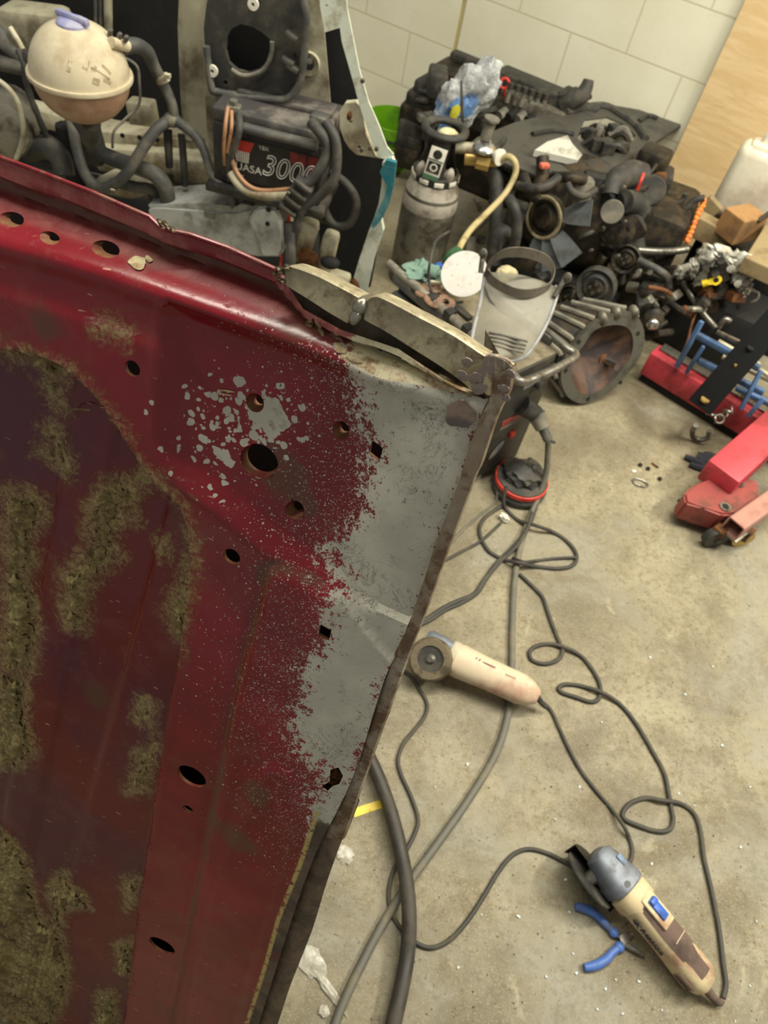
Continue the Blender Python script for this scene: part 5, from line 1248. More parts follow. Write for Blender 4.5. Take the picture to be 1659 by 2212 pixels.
# ------------------------------------------------------------------ second engine by the wall
E2 = V(.05, 3.02, 0)
en2 = empty('engine', E2, 'black engine with row of silver injectors standing against the cream wall behind the gas bottle', 'engine')
obj('engine_block', box((.04, 3.10, .20), (.56, .2, .40), RZ(-20), .03), M_iron, en2)
for i, (x, y, s) in enumerate(((930, 196, .10), (914, 220, .11), (902, 246, .12), (894, 276, .11), (886, 306, .10), (878, 330, .09), (944, 176, .07))):
    bxp('side_step', x, y, 3.06 - .01 * i, (s, .12, .085), (M_rub, M_blk, M_iron)[i % 3], en2, RZ(-20 + 5 * i), .012)
obj('valve_cover', box(Y(1150, 206, 3.02), (.30, .10, .10), RZ(-21), .012), M_blk, en2)
obj('top_plate', box(Y(1130, 178, 3.10), (.62, .05, .03), RZ(-20), .008), M_rub, en2)
obj('intake_box', box(Y(1160, 196, 3.06), (.14, .09, .04), RZ(-20), .015), M_blk, en2)
obj('rail', box(Y(1150, 236, 2.94), (.26, .05, .06), RZ(-21), .008), M_alu, en2)
for i in range(6):
    p = Y(1098 + i * 15, 208 + i * 4.6, 2.93); j = obj('injector', cyl(p - V(0, 0, .02), p + V(0, 0, .03), .009, 10), M_alu if i % 2 else M_dusty, en2); obj('injector_cap', cyl(p + V(0, 0, .03), p + V(0, 0, .045), .012, 10), M_blk, j)
for i in range(5):
    p = Y(1092 + i * 20, 240 + i * 4, 2.92); obj('port', cyl(p, p + V(-.02, -.03, -.01), .017, 14), M_void if i % 2 else M_dusty, en2)
c = Y(1088, 188, 2.94); dp_ = obj('dipstick', cyl(Y(1094, 222, 2.94), c, .004, 8), M_red, en2, label='red dipstick with ring handle'); obj('dipstick_ring', lathe([(.016 + .005 * math.cos(t), .005 * math.sin(t)) for t in [2 * PI * k / 10 for k in range(11)]], c + V(0, 0, .012), V(-.2, -1, .3), 22, cap=False), M_red, dp_)
for i in range(34):
    x, y = r2.uniform(900, 1250), r2.uniform(185, 300); y += (x - 1000) * .12
    if y > 300: continue
    yy = 3.02 - .10 * (y - 180) / 120
    if i % 2: bxp('housing', x, y, yy, (r2.uniform(.03, .07), r2.uniform(.03, .06), r2.uniform(.02, .05)), (M_iron, M_blk, M_rub, M_dusty)[i % 4], en2, RZ(r2.uniform(0, 90)), .006)
    else: ht('engine_hose', [(x - 24, y + r2.uniform(-14, 14), yy + .02), (x, y, yy - .01), (x + 24, y + r2.uniform(-14, 14), yy + .02)], r2.uniform(4, 8), (M_rub, M_hose, M_iron)[i % 3], en2, 8, 4)
ht('loom', [(1010, 262, 2.9), (1040, 250, 2.88), (1062, 222, 2.9), (1068, 200, 2.92)], 5, M_rub, en2)
tpz = [Y(1216, 226, 2.94), Y(1236, 216, 2.93), Y(1256, 206, 2.93), Y(1266, 190, 2.94), Y(1272, 172, 2.95)]
thing('trim_scrap', blob(Y(1240, 208, 2.95), (.055, .03, .03), RYm(-10), 3, .35, 2, 3, tube(tpz, [.03, .034, .03, .024, .018], 10, 5)), M_rub, 'curled black plastic trim piece sticking up beside the wall', 'trim piece')
# plastic bag
def bagm():
    n = N('clear_bag'); a = n.ramp(n.noise(14, 4, .6), .42, .6)
    k = n.mix(a, srgb(214, 216, 216), srgb(166, 168, 166))
    k = n.mix(n.ramp(n.noise(6.5, 2, .4), .57, .62), k, srgb(96, 136, 188))
    return n.set(k, .2, 0.0, n.bump(n.noise(30, 4, .7), .8, .012), Alpha=.82)
bgm = bmesh.new()
c = Y(1008, 212, 2.80)
bagb = blob(c, (.075, .045, .135), RYm(24), 4, .42, 2.2, 5)
bag = thing('plastic_bag', bagb, bagm(), 'crumpled clear plastic bag with blue print standing behind the gas bottle', 'bag', auto=25)
obj('yellow_print', blob(Y(982, 244, 2.72), (.016, .004, .03), RYm(10), 2, .2, 2, 1), MAT('bag_yellow', srgb(214, 206, 60), srgb(180, 170, 60), .4, 40, .4), bag, label='yellow printed corner')
tube([Y(996, 174, 2.66), Y(998, 230, 2.62), Y(1000, 290, 2.6)], [.003, .006, .005], 6, 5, bm := bmesh.new()); obj('bag_cord', bm, M_blk, en2)

# ------------------------------------------------------------------ gearbox with open bell housing
gn = (V(.52, -.78, .36)).normalized(); g0 = F(1290, 868); g0.z = 0
gbx = empty('gearbox', g0, 'grey ribbed gearbox with open rust brown bell housing lying on the floor', 'gearbox')
gpn = F(1285, 862, .02)
def gp_(px, py, o=0.0): return Pn(px, py, gpn + gn * o, gn)
outer = [(1212, 818), (1222, 770), (1246, 738), (1270, 712), (1290, 694), (1322, 680), (1356, 672), (1382, 690), (1392, 724), (1384, 768), (1362, 800), (1330, 836), (1292, 862), (1256, 872), (1226, 856)]
inner_ = [(1234, 812), (1240, 776), (1262, 744), (1280, 718), (1302, 706), (1336, 702), (1360, 712), (1368, 740), (1362, 770), (1342, 800), (1314, 832), (1284, 850), (1254, 848)]
axb = Matrix((frame(gn).col[0], frame(gn).col[1], gn)).transposed()
def loc2(L): 
    q = [axb.transposed() @ (gp_(*p) - gpn) for p in L]; return [(p.x, p.y) for p in q]
so_, si_ = [p for p in spline([V(*p, 0) for p in loc2(outer)], 3, True)], [p for p in spline([V(*p, 0) for p in loc2(inner_)], 3, True)]
M_fl = MAT('dull_grey_casting', srgb(92, 90, 80), srgb(60, 56, 46), .5, 16, .5, .3, .3)
bm = plate([[(p.x, p.y) for p in so_], [(p.x, p.y) for p in si_]], axb, gpn, -.018)
bh = obj('bell_flange', bm, M_fl, gbx, auto=30)
cen = sum((axb @ p + gpn for p in si_), V(0, 0, 0)) / len(si_)
rows = [[axb @ p + gpn - gn * .004 for p in si_]]
for k, t in ((.92, .15), (.82, .40), (.66, .66), (.36, .80), (.04, .82)): rows.append([cen + (axb @ p + gpn - cen) * k + V(-.36, .14, .05) * t * .42 for p in si_])
obj('bell_inside', loft(rows, close=True), (lambda n: n.set(n.mix(n.ramp(n.noise(9, 5, .65, dist=1.0), .42, .6), srgb(34, 18, 14), srgb(84, 54, 32)), .6, .0, n.bump(n.noise(26, 4), .3, .004)))(N('rust_brown_inside')), gbx, label='rust brown inside of the bell')
c = gp_(1302, 776, -.05); ish = obj('input_shaft', cyl(c - gn * .02, c + gn * .07, .011, 16), M_bright, gbx); obj('shaft_collar', cyl(c - gn * .02, c + gn * .012, .02, 18), M_rusty, ish)
rows = [[axb @ p + gpn - gn * .016 for p in so_]]
back = V(-.36, .14, .05)
ctr = sum((axb @ p + gpn for p in so_), V(0, 0, 0)) / len(so_)
for k, t in ((.95, .15), (.84, .45), (.70, .8), (.55, 1.05), (.3, 1.07)):
    rows.append([V(*(ctr + (axb @ p + gpn - ctr) * k + back * t * .42)) for p in so_])
for r in rows:
    for p in r: p.z = max(p.z, .004)
cs_ = obj('bell_casing', loft(rows, close=True), M_iron, gbx, auto=50)
for j in range(0, len(so_), 3):
    pts = [r[j] + (r[j] - ctr).normalized() * .006 for r in rows[:4]]
    if all(p.z > .02 for p in pts): obj('casing_rib', tube(pts, .008, 6, 1), M_dusty, cs_)
for x, y in ((1330, 676), (1368, 674), (1300, 688)): obj('flange_lug', blob(gp_(x, y, -.008), (.022, .012, .022), axb, 2, .25, 2, x), M_alu, gbx)
for x, y in ((1222, 800), (1250, 738), (1378, 720), (1340, 826), (1270, 862)): c = gp_(x, y); obj('bolt_hole', cyl(c, c + gn * .002, .007, 12), M_void, gbx)
# ------------------------------------------------------------------ third engine on the right with the yellow dipstick
E3 = V(.92, 2.30, 0)
en3 = empty('engine', E3, 'black and silver engine with yellow dipstick ring lying right of the fan engine', 'engine')
obj('engine_block', box((.93, 2.34, .11), (.36, .22, .22), RZ(-20), .03), M_void, en3)
cst = [(1530, 552, .07), (1560, 560, .08), (1590, 575, .07), (1600, 600, .05), (1500, 575, .04), (1470, 590, .04), (1545, 585, .06)]
for i, (x, y, s) in enumerate(cst):
    obj('casting', blob(Y(x, y, 2.36 + .01 * i), (s * .55, .035, s * .45), RYm(12 * i), 3, .4, 2.4, i + 3), M_alu if i not in (3, 6) else M_blk, en3)
for x, y in ((1478, 585), (1508, 566), (1530, 558), (1572, 548), (1606, 602)): 
    c = Y(x, y, 2.30); obj('boss', cyl(c, c + V(0, -.02, .006), .016, 12), M_steel, en3)
obj('cover_plate', prism([Y(x, y, 2.32) for x, y in ((1520, 606), (1546, 556), (1566, 550), (1574, 600), (1556, 612))], V(0, .02, 0)), M_blk, en3)
c = Y(1544, 606, 2.20); ds = obj('dipstick', tube([Y(1530, 626, 2.21), Y(1510, 660, 2.20), Y(1494, 700, 2.17), Y(1484, 740, 2.14), Y(1462, 780, 2.08), Y(1420, 800, 2.04), Y(1375, 806, 2.16)], .004, 8, 6), M_rusty, en3, label='thin bent dipstick')
RD = Matrix((V(.75, .1, .65).normalized(), V(-.5, -.5, .66).normalized(), V(0, 0, 0))).transposed()
dx = V(.80, -.05, .60).normalized(); dz_ = TOCAM(c); dz_ = (dz_ - dz_.dot(dx) * dx).normalized(); dy_ = dz_.cross(dx)
RD = Matrix((dx, dy_, dz_)).transposed()
o_ = [(x * (1.0 if x > 0 else 1.25), y * (1.0 if x > -.004 else .7)) for x, y in [(.021 * math.cos(2 * PI * k / 24), .0155 * math.sin(2 * PI * k / 24)) for k in range(24)]]
obj('dipstick_handle', plate([o_, [(.004 + .0085 * math.cos(2 * PI * k / 18), .0075 * math.sin(2 * PI * k / 18)) for k in range(18)]], RD, c, .006), M_yel, ds, label='yellow loop handle'); obj('dipstick_ferrule', cyl(c - dx * .020, c - dx * .036, .011, 14), M_yel, ds)
M_al2 = MAT('bright_casting', srgb(186, 184, 172), srgb(108, 102, 88), .45, 18, .4, .35, .4)
for i, (x, y, a_, b_) in enumerate(((1536, 556, .035, .028), (1562, 548, .05, .02), (1590, 566, .03, .035), (1604, 596, .022, .035), (1498, 578, .03, .016), (1470, 588, .022, .016), (1606, 628, .018, .018), (1516, 600, .03, .012))):
    obj('casting', blob(Y(x, y, 2.24), (a_, .025, b_), RYm(17 * i), 3, .5, 2.6, i + 11), M_al2, en3)
for i, (x, y) in enumerate(((1548, 590), (1580, 580), (1528, 574), (1596, 612), (1612, 610), (1486, 576), (1560, 562))):
    p_ = Y(x, y, 2.215); obj('boss', cyl(p_, p_ + V(-.01, -.02, .008), .011, 10), M_al2 if i % 2 else M_blk, en3)
obj('cover_plate', prism([Y(x, y, 2.215) for x, y in ((1526, 604), (1546, 566), (1566, 558), (1576, 604), (1552, 616))], V(0, .01, 0)), M_blk, en3)
ht('grey_pipe', [(1472, 606, 2.28), (1482, 622, 2.26), (1512, 668, 2.22), (1546, 708, 2.18)], 6, M_steel, en3)
ht('bent_tube', [(1552, 706, 2.20), (1566, 690, 2.20), (1576, 694, 2.20)], 7, M_steel, en3)
ht('bent_rod', [(1604, 618, 2.28), (1638, 634, 2.26), (1632, 648, 2.24), (1622, 652, 2.24)], 4, M_steel, en3, 8, 2)
disc('round_motor', 1412, 692, 2.08, (.1, -1, .3), [(0, 0), (.02, 0), (.034, -.01), (.036, -.06), (0, -.07)], M_iron, en3); obj('motor_nose', blob(Y(1410, 700, 2.06), (.02, .016, .02), None, 2, .1), M_bright, en3)
obj('green_hose', blob(Y(1530, 660, 2.26), (.05, .03, .028), RYm(20), 2, .2, 2, 6), M_iron, en3)
for i in range(44):
    x, y = r2.uniform(1380, 1600), r2.uniform(560, 730)
    if y > 640 + (1600 - x) * .5: continue
    yy = 2.36 - .28 * (y - 560) / 170
    m = (M_iron, M_blk, M_rub, M_alu, M_iron, M_rusty, M_iron, M_blk)[i % 8]
    if i % 3 == 0: ht('engine_hose', [(x - 26, y + r2.uniform(-20, 14), yy + .02), (x, y, yy - .01), (x + 26, y + r2.uniform(-14, 20), yy + .02)], r2.uniform(4, 8), m, en3, 8, 4)
    else: bxp(('bracket', 'housing')[i % 2], x, y, yy, (r2.uniform(.02, .06), r2.uniform(.02, .05), r2.uniform(.02, .05)), m, en3, RZ(r2.uniform(0, 90)) @ RX(r2.uniform(-40, 40)), .005)
ht('steel_link', [(1408, 650, 2.06), (1420, 676, 2.2)], 5, M_steel, en3, 8, 1); ht('copper_strip', [(1400, 620, 2.08), (1430, 626, 2.08), (1450, 636, 2.08)], 5, M_rusty, en3)

# ------------------------------------------------------------------ things stacked by the plywood
jc = V(1.36, 2.82, 0)
obj_stand = empty('black_locker', V(1.06, 2.56, 0), 'low black box under the timber offcuts beside the third engine', 'box')
obj('locker_body', box((1.06, 2.56, .15), (.44, .26, .30), RZ(-20), .01), M_void, obj_stand); obj('locker_lid', box((1.06, 2.56, .306), (.46, .28, .012), RZ(-20), .003), M_blk, obj_stand)
jb = Y(1590, 470, 2.80)
jz = .314
M_jug = MAT('milky_jug', srgb(224, 218, 196), srgb(196, 180, 160), .5, 6, .4, 0, .1, Subsurface_Weight=.1, Subsurface_Radius=(.02, .015, .01))
jr = RZ(-16)
jo = V(.955, 2.65, jz)
jug = empty('jerry_can', jo, 'large milky white plastic jerry can standing on the black box by the plywood', 'jerry can')
obj('can_body', box(jo + V(0, 0, .13), (.22, .11, .24), jr, .03, seg=4), M_jug, jug); obj('can_shoulder', box(jo + V(0, 0, .245), (.17, .08, .03), jr, .014), M_jug, jug)
obj('can_handle', tube([jo + jr @ V(-.05, 0, .25), jo + jr @ V(-.04, 0, .29), jo + jr @ V(.03, 0, .29), jo + jr @ V(.045, 0, .25)], .011, 10, 5), M_jug, jug); obj('can_cap', cyl(jo + jr @ V(.07, 0, .25), jo + jr @ V(.07  , 0, .28), .02, 18), M_blue, jug)
M_wood = MAT('old_timber', srgb(150, 132, 96), srgb(104, 86, 58), .5, 6, .7, 0, .2); M_wood2 = MAT('orange_timber', srgb(166, 126, 80), srgb(112, 84, 56), .5, 6, .7, 0, .2)
def tim(px, py, y, s, R, m, lab):
    thing('timber_offcut', box(Y(px, py, y), s, R, .004), m, lab, 'timber', 'timber offcuts on the black box', smooth=False)
tim(1535, 500, 2.49, (.13, .06, .07), RZ(-14) @ RYm(8), M_wood, 'short round-edged timber offcut at the left end of the black box')
tim(1600, 484, 2.47, (.12, .09, .085), RZ(40), M_wood2, 'squat orange brown timber block between the two other offcuts')
tim(1662, 545, 2.33, (.11, .30, .05), RZ(-22), M_wood, 'long flat timber board leaning out at the right frame edge')
thing('steel_bar', cyl(Y(1638, 478, 2.44), Y(1668, 456, 2.46), .008, 8), M_iron, 'thin dark bar poking out behind the orange brown block', 'bar')
# orange rope
rp = [Y(1520, 434, 2.52), Y(1516, 446, 2.50), Y(1508, 462, 2.48), Y(1500, 482, 2.46), Y(1492, 502, 2.44), Y(1484, 520, 2.42)]
bm = bmesh.new()
for i in range(len(rp) * 2 - 1):
    t = i / 2; k = int(t); p = rp[k] if t == k else (rp[k] + rp[k + 1]) / 2
    blob(p, (.009, .008, .011), RYm(30 * i), 2, .2, 2, i, bm)
thing('orange_rope', bm, MAT('orange_rope', srgb(238, 142, 54), srgb(236, 110, 84), .5, 30, .6), 'short knotted bright orange rope hanging in front of the white jerry can', 'rope')
thing('timber_offcut', box(Y(1472, 500, 2.60), (.06, .03, .30), RZ(-20) @ RYm(24), .004), M_wood, 'narrow pale timber leaning behind the orange rope', 'timber', 'timber offcuts on the black box', smooth=False)
# ------------------------------------------------------------------ red engine crane base
M_cr = MAT('crane_red', srgb(196, 64, 76), srgb(146, 46, 52), .55, 9, .45, 0, .15); M_crd = MAT('worn_red', srgb(150, 70, 66), srgb(104, 62, 52), .6, 12, .5, .1, .2)
L0, L1 = F(1372, 822), F(1720, 1040); ld = (L1 - L0).normalized(); ln = V(-ld.y, ld.x, 0)
cr0 = (L0 + L1) / 2
crane = empty('engine_crane', V(cr0.x, cr0.y, 0), 'red engine crane base with black brace bar and castors at the right edge', 'engine crane')
RL = Matrix((ld, ln, V(0, 0, 1))).transposed(); ll = (L1 - L0).length
obj('base_leg', box(cr0 + ln * .035 + V(0, 0, .075), (ll, .07, .085), RL, .004), M_cr, crane)
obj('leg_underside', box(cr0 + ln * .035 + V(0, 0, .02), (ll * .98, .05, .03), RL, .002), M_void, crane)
obj('leg_angle', box(cr0 + ln * .055 + V(0, 0, .122), (ll * .96, .04, .010), RL, .002), M_steel, crane, label='bare grey angle strip on the leg')
b0, b1 = F(1510, 880, .17), F(1690, 676, .42)
bd = (b1 - b0).normalized(); bs = bd.cross(V(0, 0, 1)).normalized(); RB = Matrix((bd, bs, bd.cross(bs) * -1)).transposed()
if RB.determinant() < 0: RB = Matrix((bd, -bs, bd.cross(bs) * -1)).transposed()
bar = obj('brace_bar', box((b0 + b1) / 2, ((b1 - b0).length, .075, .012), RB, .002), MAT('charcoal_paint', srgb(20, 21, 22), srgb(30, 29, 28), .4, 10, .85, 0, 0, 60, .15, Specular_IOR_Level=.15), crane, label='flat charcoal brace bar')
for t, r, m in ((.07, .013, M_brass), (.62, .010, M_void), (.44, .004, M_brass)):
    c = b0.lerp(b1, t) + RB.col[2] * (.006 if RB.col[2].z > 0 else -.006); obj('bar_bolt' if t < .5 else 'bar_hole', cyl(c, c + V(0, 0, .006), r, 14), m, bar)
# front foot: wide red arm, shoe and tube
h0, h1 = F(1555, 1030, .13), F(1700, 900, .15); hd = (h1 - h0).normalized(); hs = V(-hd.y, hd.x, 0)
RH = Matrix((hd, hs, hd.cross(hs))).transposed()
obj('front_arm', box((h0 + h1) / 2 - V(0, 0, .015), ((h1 - h0).length, .10, .08), RH, .006), M_cr, crane)
sh = [F(x, y, .10) for x, y in ((1478, 1066), (1500, 1046), (1545, 1030), (1585, 1018), (1640, 1040), (1640, 1090), (1600, 1110), (1562, 1112), (1520, 1096), (1482, 1086))]
bm = prism(sh, V(0, 0, -.07)); bmesh.ops.bevel(bm, geom=bm.edges[:], offset=.006, segments=2, affect='EDGES'); shoe = obj('foot_shoe', bm, M_crd, crane, auto=30)
for x, y in ((1596, 1044), (1566, 1096)): c = F(x, y, .10); obj('shoe_eye', lathe([(.010, 0), (.016, 0), (.016, .004), (.010, .004)], c, (0, 0, 1), 20), M_steel, shoe); obj('eye_hole', cyl(c + V(0, 0, .003), c + V(0, 0, .0045), .010, 16), M_void, shoe)
obj('shoe_plate', box(F(1535, 1108, .05), (.13, .02, .03), RZ(-38), .003), M_steel, crane)
k0, k1 = F(1582, 1142, .095), F(1740, 1030, .095); kd = (k1 - k0).normalized(); ks_ = V(-kd.y, kd.x, 0); RK = Matrix((kd, ks_, V(0, 0, 1))).transposed()
loop_o = [(x, y) for x, y in rrect(.052, .052, .006, 3)]; loop_i = [(x, y) for x, y in rrect(.044, .044, .003, 3)]
bm = plate([loop_o, loop_i], Matrix((ks_, V(0, 0, 1), kd)).transposed(), k0, (k1 - k0).length); obj('square_tube', bm, MAT('pink_worn_red', srgb(180, 134, 122), srgb(140, 84, 76), .5, 10, .4, .2), crane, False, label='worn pink square tube with open end')
obj('tube_inside', box(k0 + kd * .06, (.004, .044, .044), RK), M_void, crane)
obj('castor_plate', box(k0 + kd * .06 - V(0, 0, .029), (.12, .06, .006), RK, .001), M_steel, crane)
for (px, py, rr), nm in (((1536, 1190, .034), 'castor'), ((1600, 1196, .032), 'castor')):
    c = F(px, py, rr); c = k0 + kd * (.0 if px < 1560 else .075) + ks_ * (.02 if px < 1560 else -.02) ; c = V(c.x, c.y, rr)
    ca = obj('castor', lathe([(.008, -.012), (rr, -.012), (rr + .001, 0), (rr, .012), (.008, .012), (.008, -.012)], c, kd * .5 + ks_, 26, cap=False), M_brass if px > 1560 else M_rub, crane)
    obj('castor_axle', cyl(c - ks_ * .018, c + ks_ * .018, .008, 10), M_steel, ca)
    obj('castor_fork', box(c + V(0, 0, rr * .8), (.03, .034, .024), RK, .003), M_rusty, ca)
# bow shackle and hook chain at the leg
shc = [F(1504, 918, .10), F(1496, 930, .05), F(1498, 944, .02), F(1512, 950, .016), F(1528, 946, .03), F(1532, 930, .06)]
sk = thing('shackle', tube(shc, .008, 10, 6), M_steel, 'bright bow shackle hanging on the red crane leg below the brace bar', 'shackle')
bm = bmesh.new()
for i in range(6):
    c = F(1536 + 9 * i, 896 + 10 * math.sin(i), .13); lathe([(.013 + .003 * math.cos(t), .003 * math.sin(t)) for t in [2 * PI * k / 8 for k in range(9)]], c, (math.sin(i * 1.6), math.cos(i * 1.6) * .5, .6), 14, bm, cap=False)
thing('short_chain', bm, M_steel, 'short dull chain heaped on the red crane leg beside the black bar', 'chain')
# ------------------------------------------------------------------ blue slatted frame behind the leg
M_bl = MAT('blue_frame_paint', srgb(82, 114, 158), srgb(64, 82, 108), .5, 10, .45, .1)
fr0 = F(1450, 800, .10)
fr = empty('slatted_frame', V(1.02, 2.12, .12), 'blue tubular steel frame lying on the red crane leg behind the brace bar', 'slatted rack')
def fb(a, b, w_=.018, m=M_bl, nm='rail'):
    A, B = F(*a), F(*b); d = (B - A); s = d.normalized().cross(V(0, 0, 1)).normalized(); R = Matrix((d.normalized(), s, d.normalized().cross(s))).transposed()
    return obj(nm, box((A + B) / 2, (d.length, w_ * .75, w_ * .75), R, .002), m, fr)
fb((1462, 792, .13), (1516, 694, .30), .018, nm='upright'); fb((1482, 806, .13), (1520, 748, .24), .014, nm='upright')
fb((1502, 722, .25), (1640, 796, .25), .024); fb((1508, 778, .18), (1650, 848, .18), .024)
fb((1600, 884, .13), (1644, 800, .25), .016, nm='upright'); fb((1615, 900, .13), (1650, 860, .2), .016, nm='upright')
fb((1590, 838, .17), (1680, 880, .17), .020); fb((1548, 716, .28), (1640, 760, .28), .016, M_steel, 'slat'); fb((1550, 738, .22), (1640, 790, .21), .02, M_cream, 'slat'); fb((1560, 770, .19), (1680, 830, .19), .018, M_cream, 'slat')
fb((1640, 800, .2), (1690, 830, .2), .018, M_cream, 'slat'); fb((1610, 842, .15), (1690, 876, .15), .016, M_steel, 'slat')
# glove and little things near the crane
gl = bmesh.new(); c = F(1545, 1000, .012); blob(c, (.055, .034, .014), RZ(-20), 3, .3, 2.2, 3, gl)
for p in (((1520, 1004), (1498, 994), (1480, 986)), ((1530, 1014), (1505, 1008), (1490, 1002)), ((1550, 1012), (1540, 1020), (1530, 1022))): tube([F(x, y, .010) for x, y in p], [.012, .010, .008], 8, 4, gl)
thing('work_glove', gl, MAT('black_fabric', srgb(40, 42, 52), srgb(64, 64, 66), .5, 20, .85, 0, .3), 'black work glove lying on the floor under the red crane leg', 'glove')
for i, (x, y) in enumerate(((1474, 1100), (1466, 1078))):
    thing('cable_stub', tube([F(x, y, .006), F(x + 8, y + 5, .006), F(x + 18, y + 1, .008)], .006, 8, 4), MAT('navy_plastic', srgb(44, 58, 96), srgb(60, 60, 70), .5, 40, .5) if i == 0 else M_blk, ('dark blue cable stub poking out in front of the red shoe', 'black cable stub at the tip of the red shoe')[i], 'cable stub')
# ------------------------------------------------------------------ tools lying on the floor
def section_loft(o, g, s, u, secs, n=20, sup=2.6):             # secs: (t along g, half width, half height, lift)
    rows = []
    for t, a, b, l in secs:
        r = []
        for k in range(n):
            an = 2 * PI * k / n; c, sn = math.cos(an), math.sin(an)
            r.append(o + g * t + s * (a * math.copysign(abs(c) ** (2 / sup), c)) + u * (l + b * math.copysign(abs(sn) ** (2 / sup), sn)))
        rows.append(r)
    bm = loft(rows, close=True)
    bm.verts.ensure_lookup_table(); bm.faces.new(bm.verts[:n][::-1]); bm.faces.new(bm.verts[-n:]); return bm
M_gcream = MAT('grinder_cream', srgb(204, 186, 148), srgb(158, 122, 96), .45, 14, .55, 0, .1)
M_ggrey = MAT('grinder_grey_alloy', srgb(118, 124, 134), srgb(92, 90, 88), .5, 22, .45, .3, .15)
M_grip = MAT('brown_grip', srgb(104, 84, 74), srgb(78, 66, 58), .5, 18, .8, 0, .3)
M_wire = MAT('wire_wheel', srgb(118, 106, 84), srgb(72, 62, 48), .5, 40, .6, .3, .5, 200)
# first grinder: pinkish, with a wire wheel, head to the left
a0, a1 = F(985, 1425, .054), F(1150, 1500, .050); g = (a1 - a0); gl_ = g.length; g.normalize()
tc_ = TOCAM(a0); s1 = (tc_ - tc_.dot(g) * g).normalized(); u1 = s1.cross(g)
g1 = empty('angle_grinder', V(a0.x, a0.y, 0), 'dusty pinkish angle grinder with wire wheel lying across the grey torch cable', 'angle grinder')
obj('grip_body', section_loft(a0, g, s1, u1, [(-.012, .030, .030, 0), (-.006, .036, .036, 0), (.01, .037, .038, 0), (gl_ * .35, .033, .035, 0), (gl_ * .6, .033, .034, 0), (gl_ * .85, .034, .034, 0), (gl_ * .97, .028, .028, 0), (gl_ + .012, .016, .016, 0)], 26, 2.2), MAT('pinkish_cream', srgb(208, 190, 162), srgb(184, 146, 124), .5, 12, .6, 0, .1), g1)
obj('collar', section_loft(a0, g, s1, u1, [(-.020, .030, .034, 0), (-.014, .034, .038, 0), (-.002, .035, .0385, 0), (.0, .030, .03, 0)], 26, 2.2), M_cream, g1)
hd_ = a0 - g * .05
obj('gear_head', section_loft(hd_, g, s1, u1, [(-.03, .012, .020, .012), (-.02, .020, .028, .010), (.01, .024, .034, .004), (.034, .026, .034, 0)], 22, 3), M_ggrey, g1, label='blue grey gear head')
wc_ = F(930, 1424, .070); wn = (s1 + V(-.12, -.05, .0)).normalized()
ww_ = obj('wire_wheel', lathe([(.028, -.018), (.046, -.018), (.0485, -.008), (.0475, .006), (.043, .012), (.030, .012), (.026, .004), (.028, -.018)], wc_, wn, 44, cap=False), M_wire, g1, label='round brown wire wheel')
obj('wheel_cup', lathe([(.030, .008), (.026, .0), (.018, -.004), (.014, .002), (.0, .004)], wc_, wn, 32), M_rub, ww_); obj('spindle_nut', lathe([(.011, -.004), (.012, .008), (.006, .014), (0, .014)], wc_, wn, 14), M_steel, ww_)
obj('spindle', cyl(wc_ - wn * .035, wc_, .012, 12), M_steel, g1)
RG = Matrix((g, u1 * -1, s1)).transposed()
def on1(t, v, w_=.0): return a0 + g * t - u1 * v + s1 * (.0345 + w_)
M_pk = MAT('faded_print_mauve', srgb(140, 100, 104), srgb(176, 140, 128), .5, 60, .6)
bm = bmesh.new()
for k in range(2): box(on1(.035 + .008 * k, -.016, -.004), (.003, .016, .001), Matrix.Rotation(0, 3, 'X') @ RG @ RZ(28), 0, bm)
obj('maker_mark', bm, M_pk, g1, False)
obj('print_bar', box(on1(.068, -.017, -.0055), (.03, .008, .001), RG @ RX(-22)), M_pk, g1)
obj('print_bar', box(on1(.12, -.014, -.004), (.024, .006, .001), RG @ RX(-18)), MAT('tan_print', srgb(190, 164, 126), srgb(170, 140, 110), .4, 60, .6), g1)
obj('cord_sleeve', cyl(a1 + g * .008, a1 + g * .04 - V(0, 0, .026), .008, 12, r2=.005), M_rub, g1)
# second grinder: cream with brown grip and blue switch, head up left
b0, b1 = F(1352, 1920, .064), F(1518, 2122, .036); g = b1 - b0; L2 = g.length; g.normalize()
s2 = V(g.y, -g.x, 0).normalized()
if s2.x > 0: s2 = -s2
u2 = s2.cross(g); u2 = u2 if u2.z > 0 else -u2
g2 = empty('angle_grinder', V(b0.x, b0.y, 0), 'cream angle grinder with brown grip and blue switch beside the blue pliers', 'angle grinder')
obj('body_shell', section_loft(b0, g, s2, u2, [(-.004, .030, .030, 0), (.004, .036, .036, 0), (.028, .036, .036, 0), (.034, .031, .032, 0), (L2 * .5, .028, .031, 0), (L2 * .8, .031, .032, 0), (L2 * .94, .031, .031, 0), (L2 + .006, .022, .022, -.002), (L2 + .014, .010, .010, -.004)], 28, 2.8), M_gcream, g2)
an = math.radians(-9)
def rt(v): return Matrix.Rotation(an, 3, g) @ v
uu_, ss_ = rt(u2), rt(s2)
if uu_.dot(TOCAM(b0)) > (Matrix.Rotation(-an, 3, g) @ u2).dot(TOCAM(b0)): uu_, ss_ = Matrix.Rotation(-an, 3, g) @ u2, Matrix.Rotation(-an, 3, g) @ s2
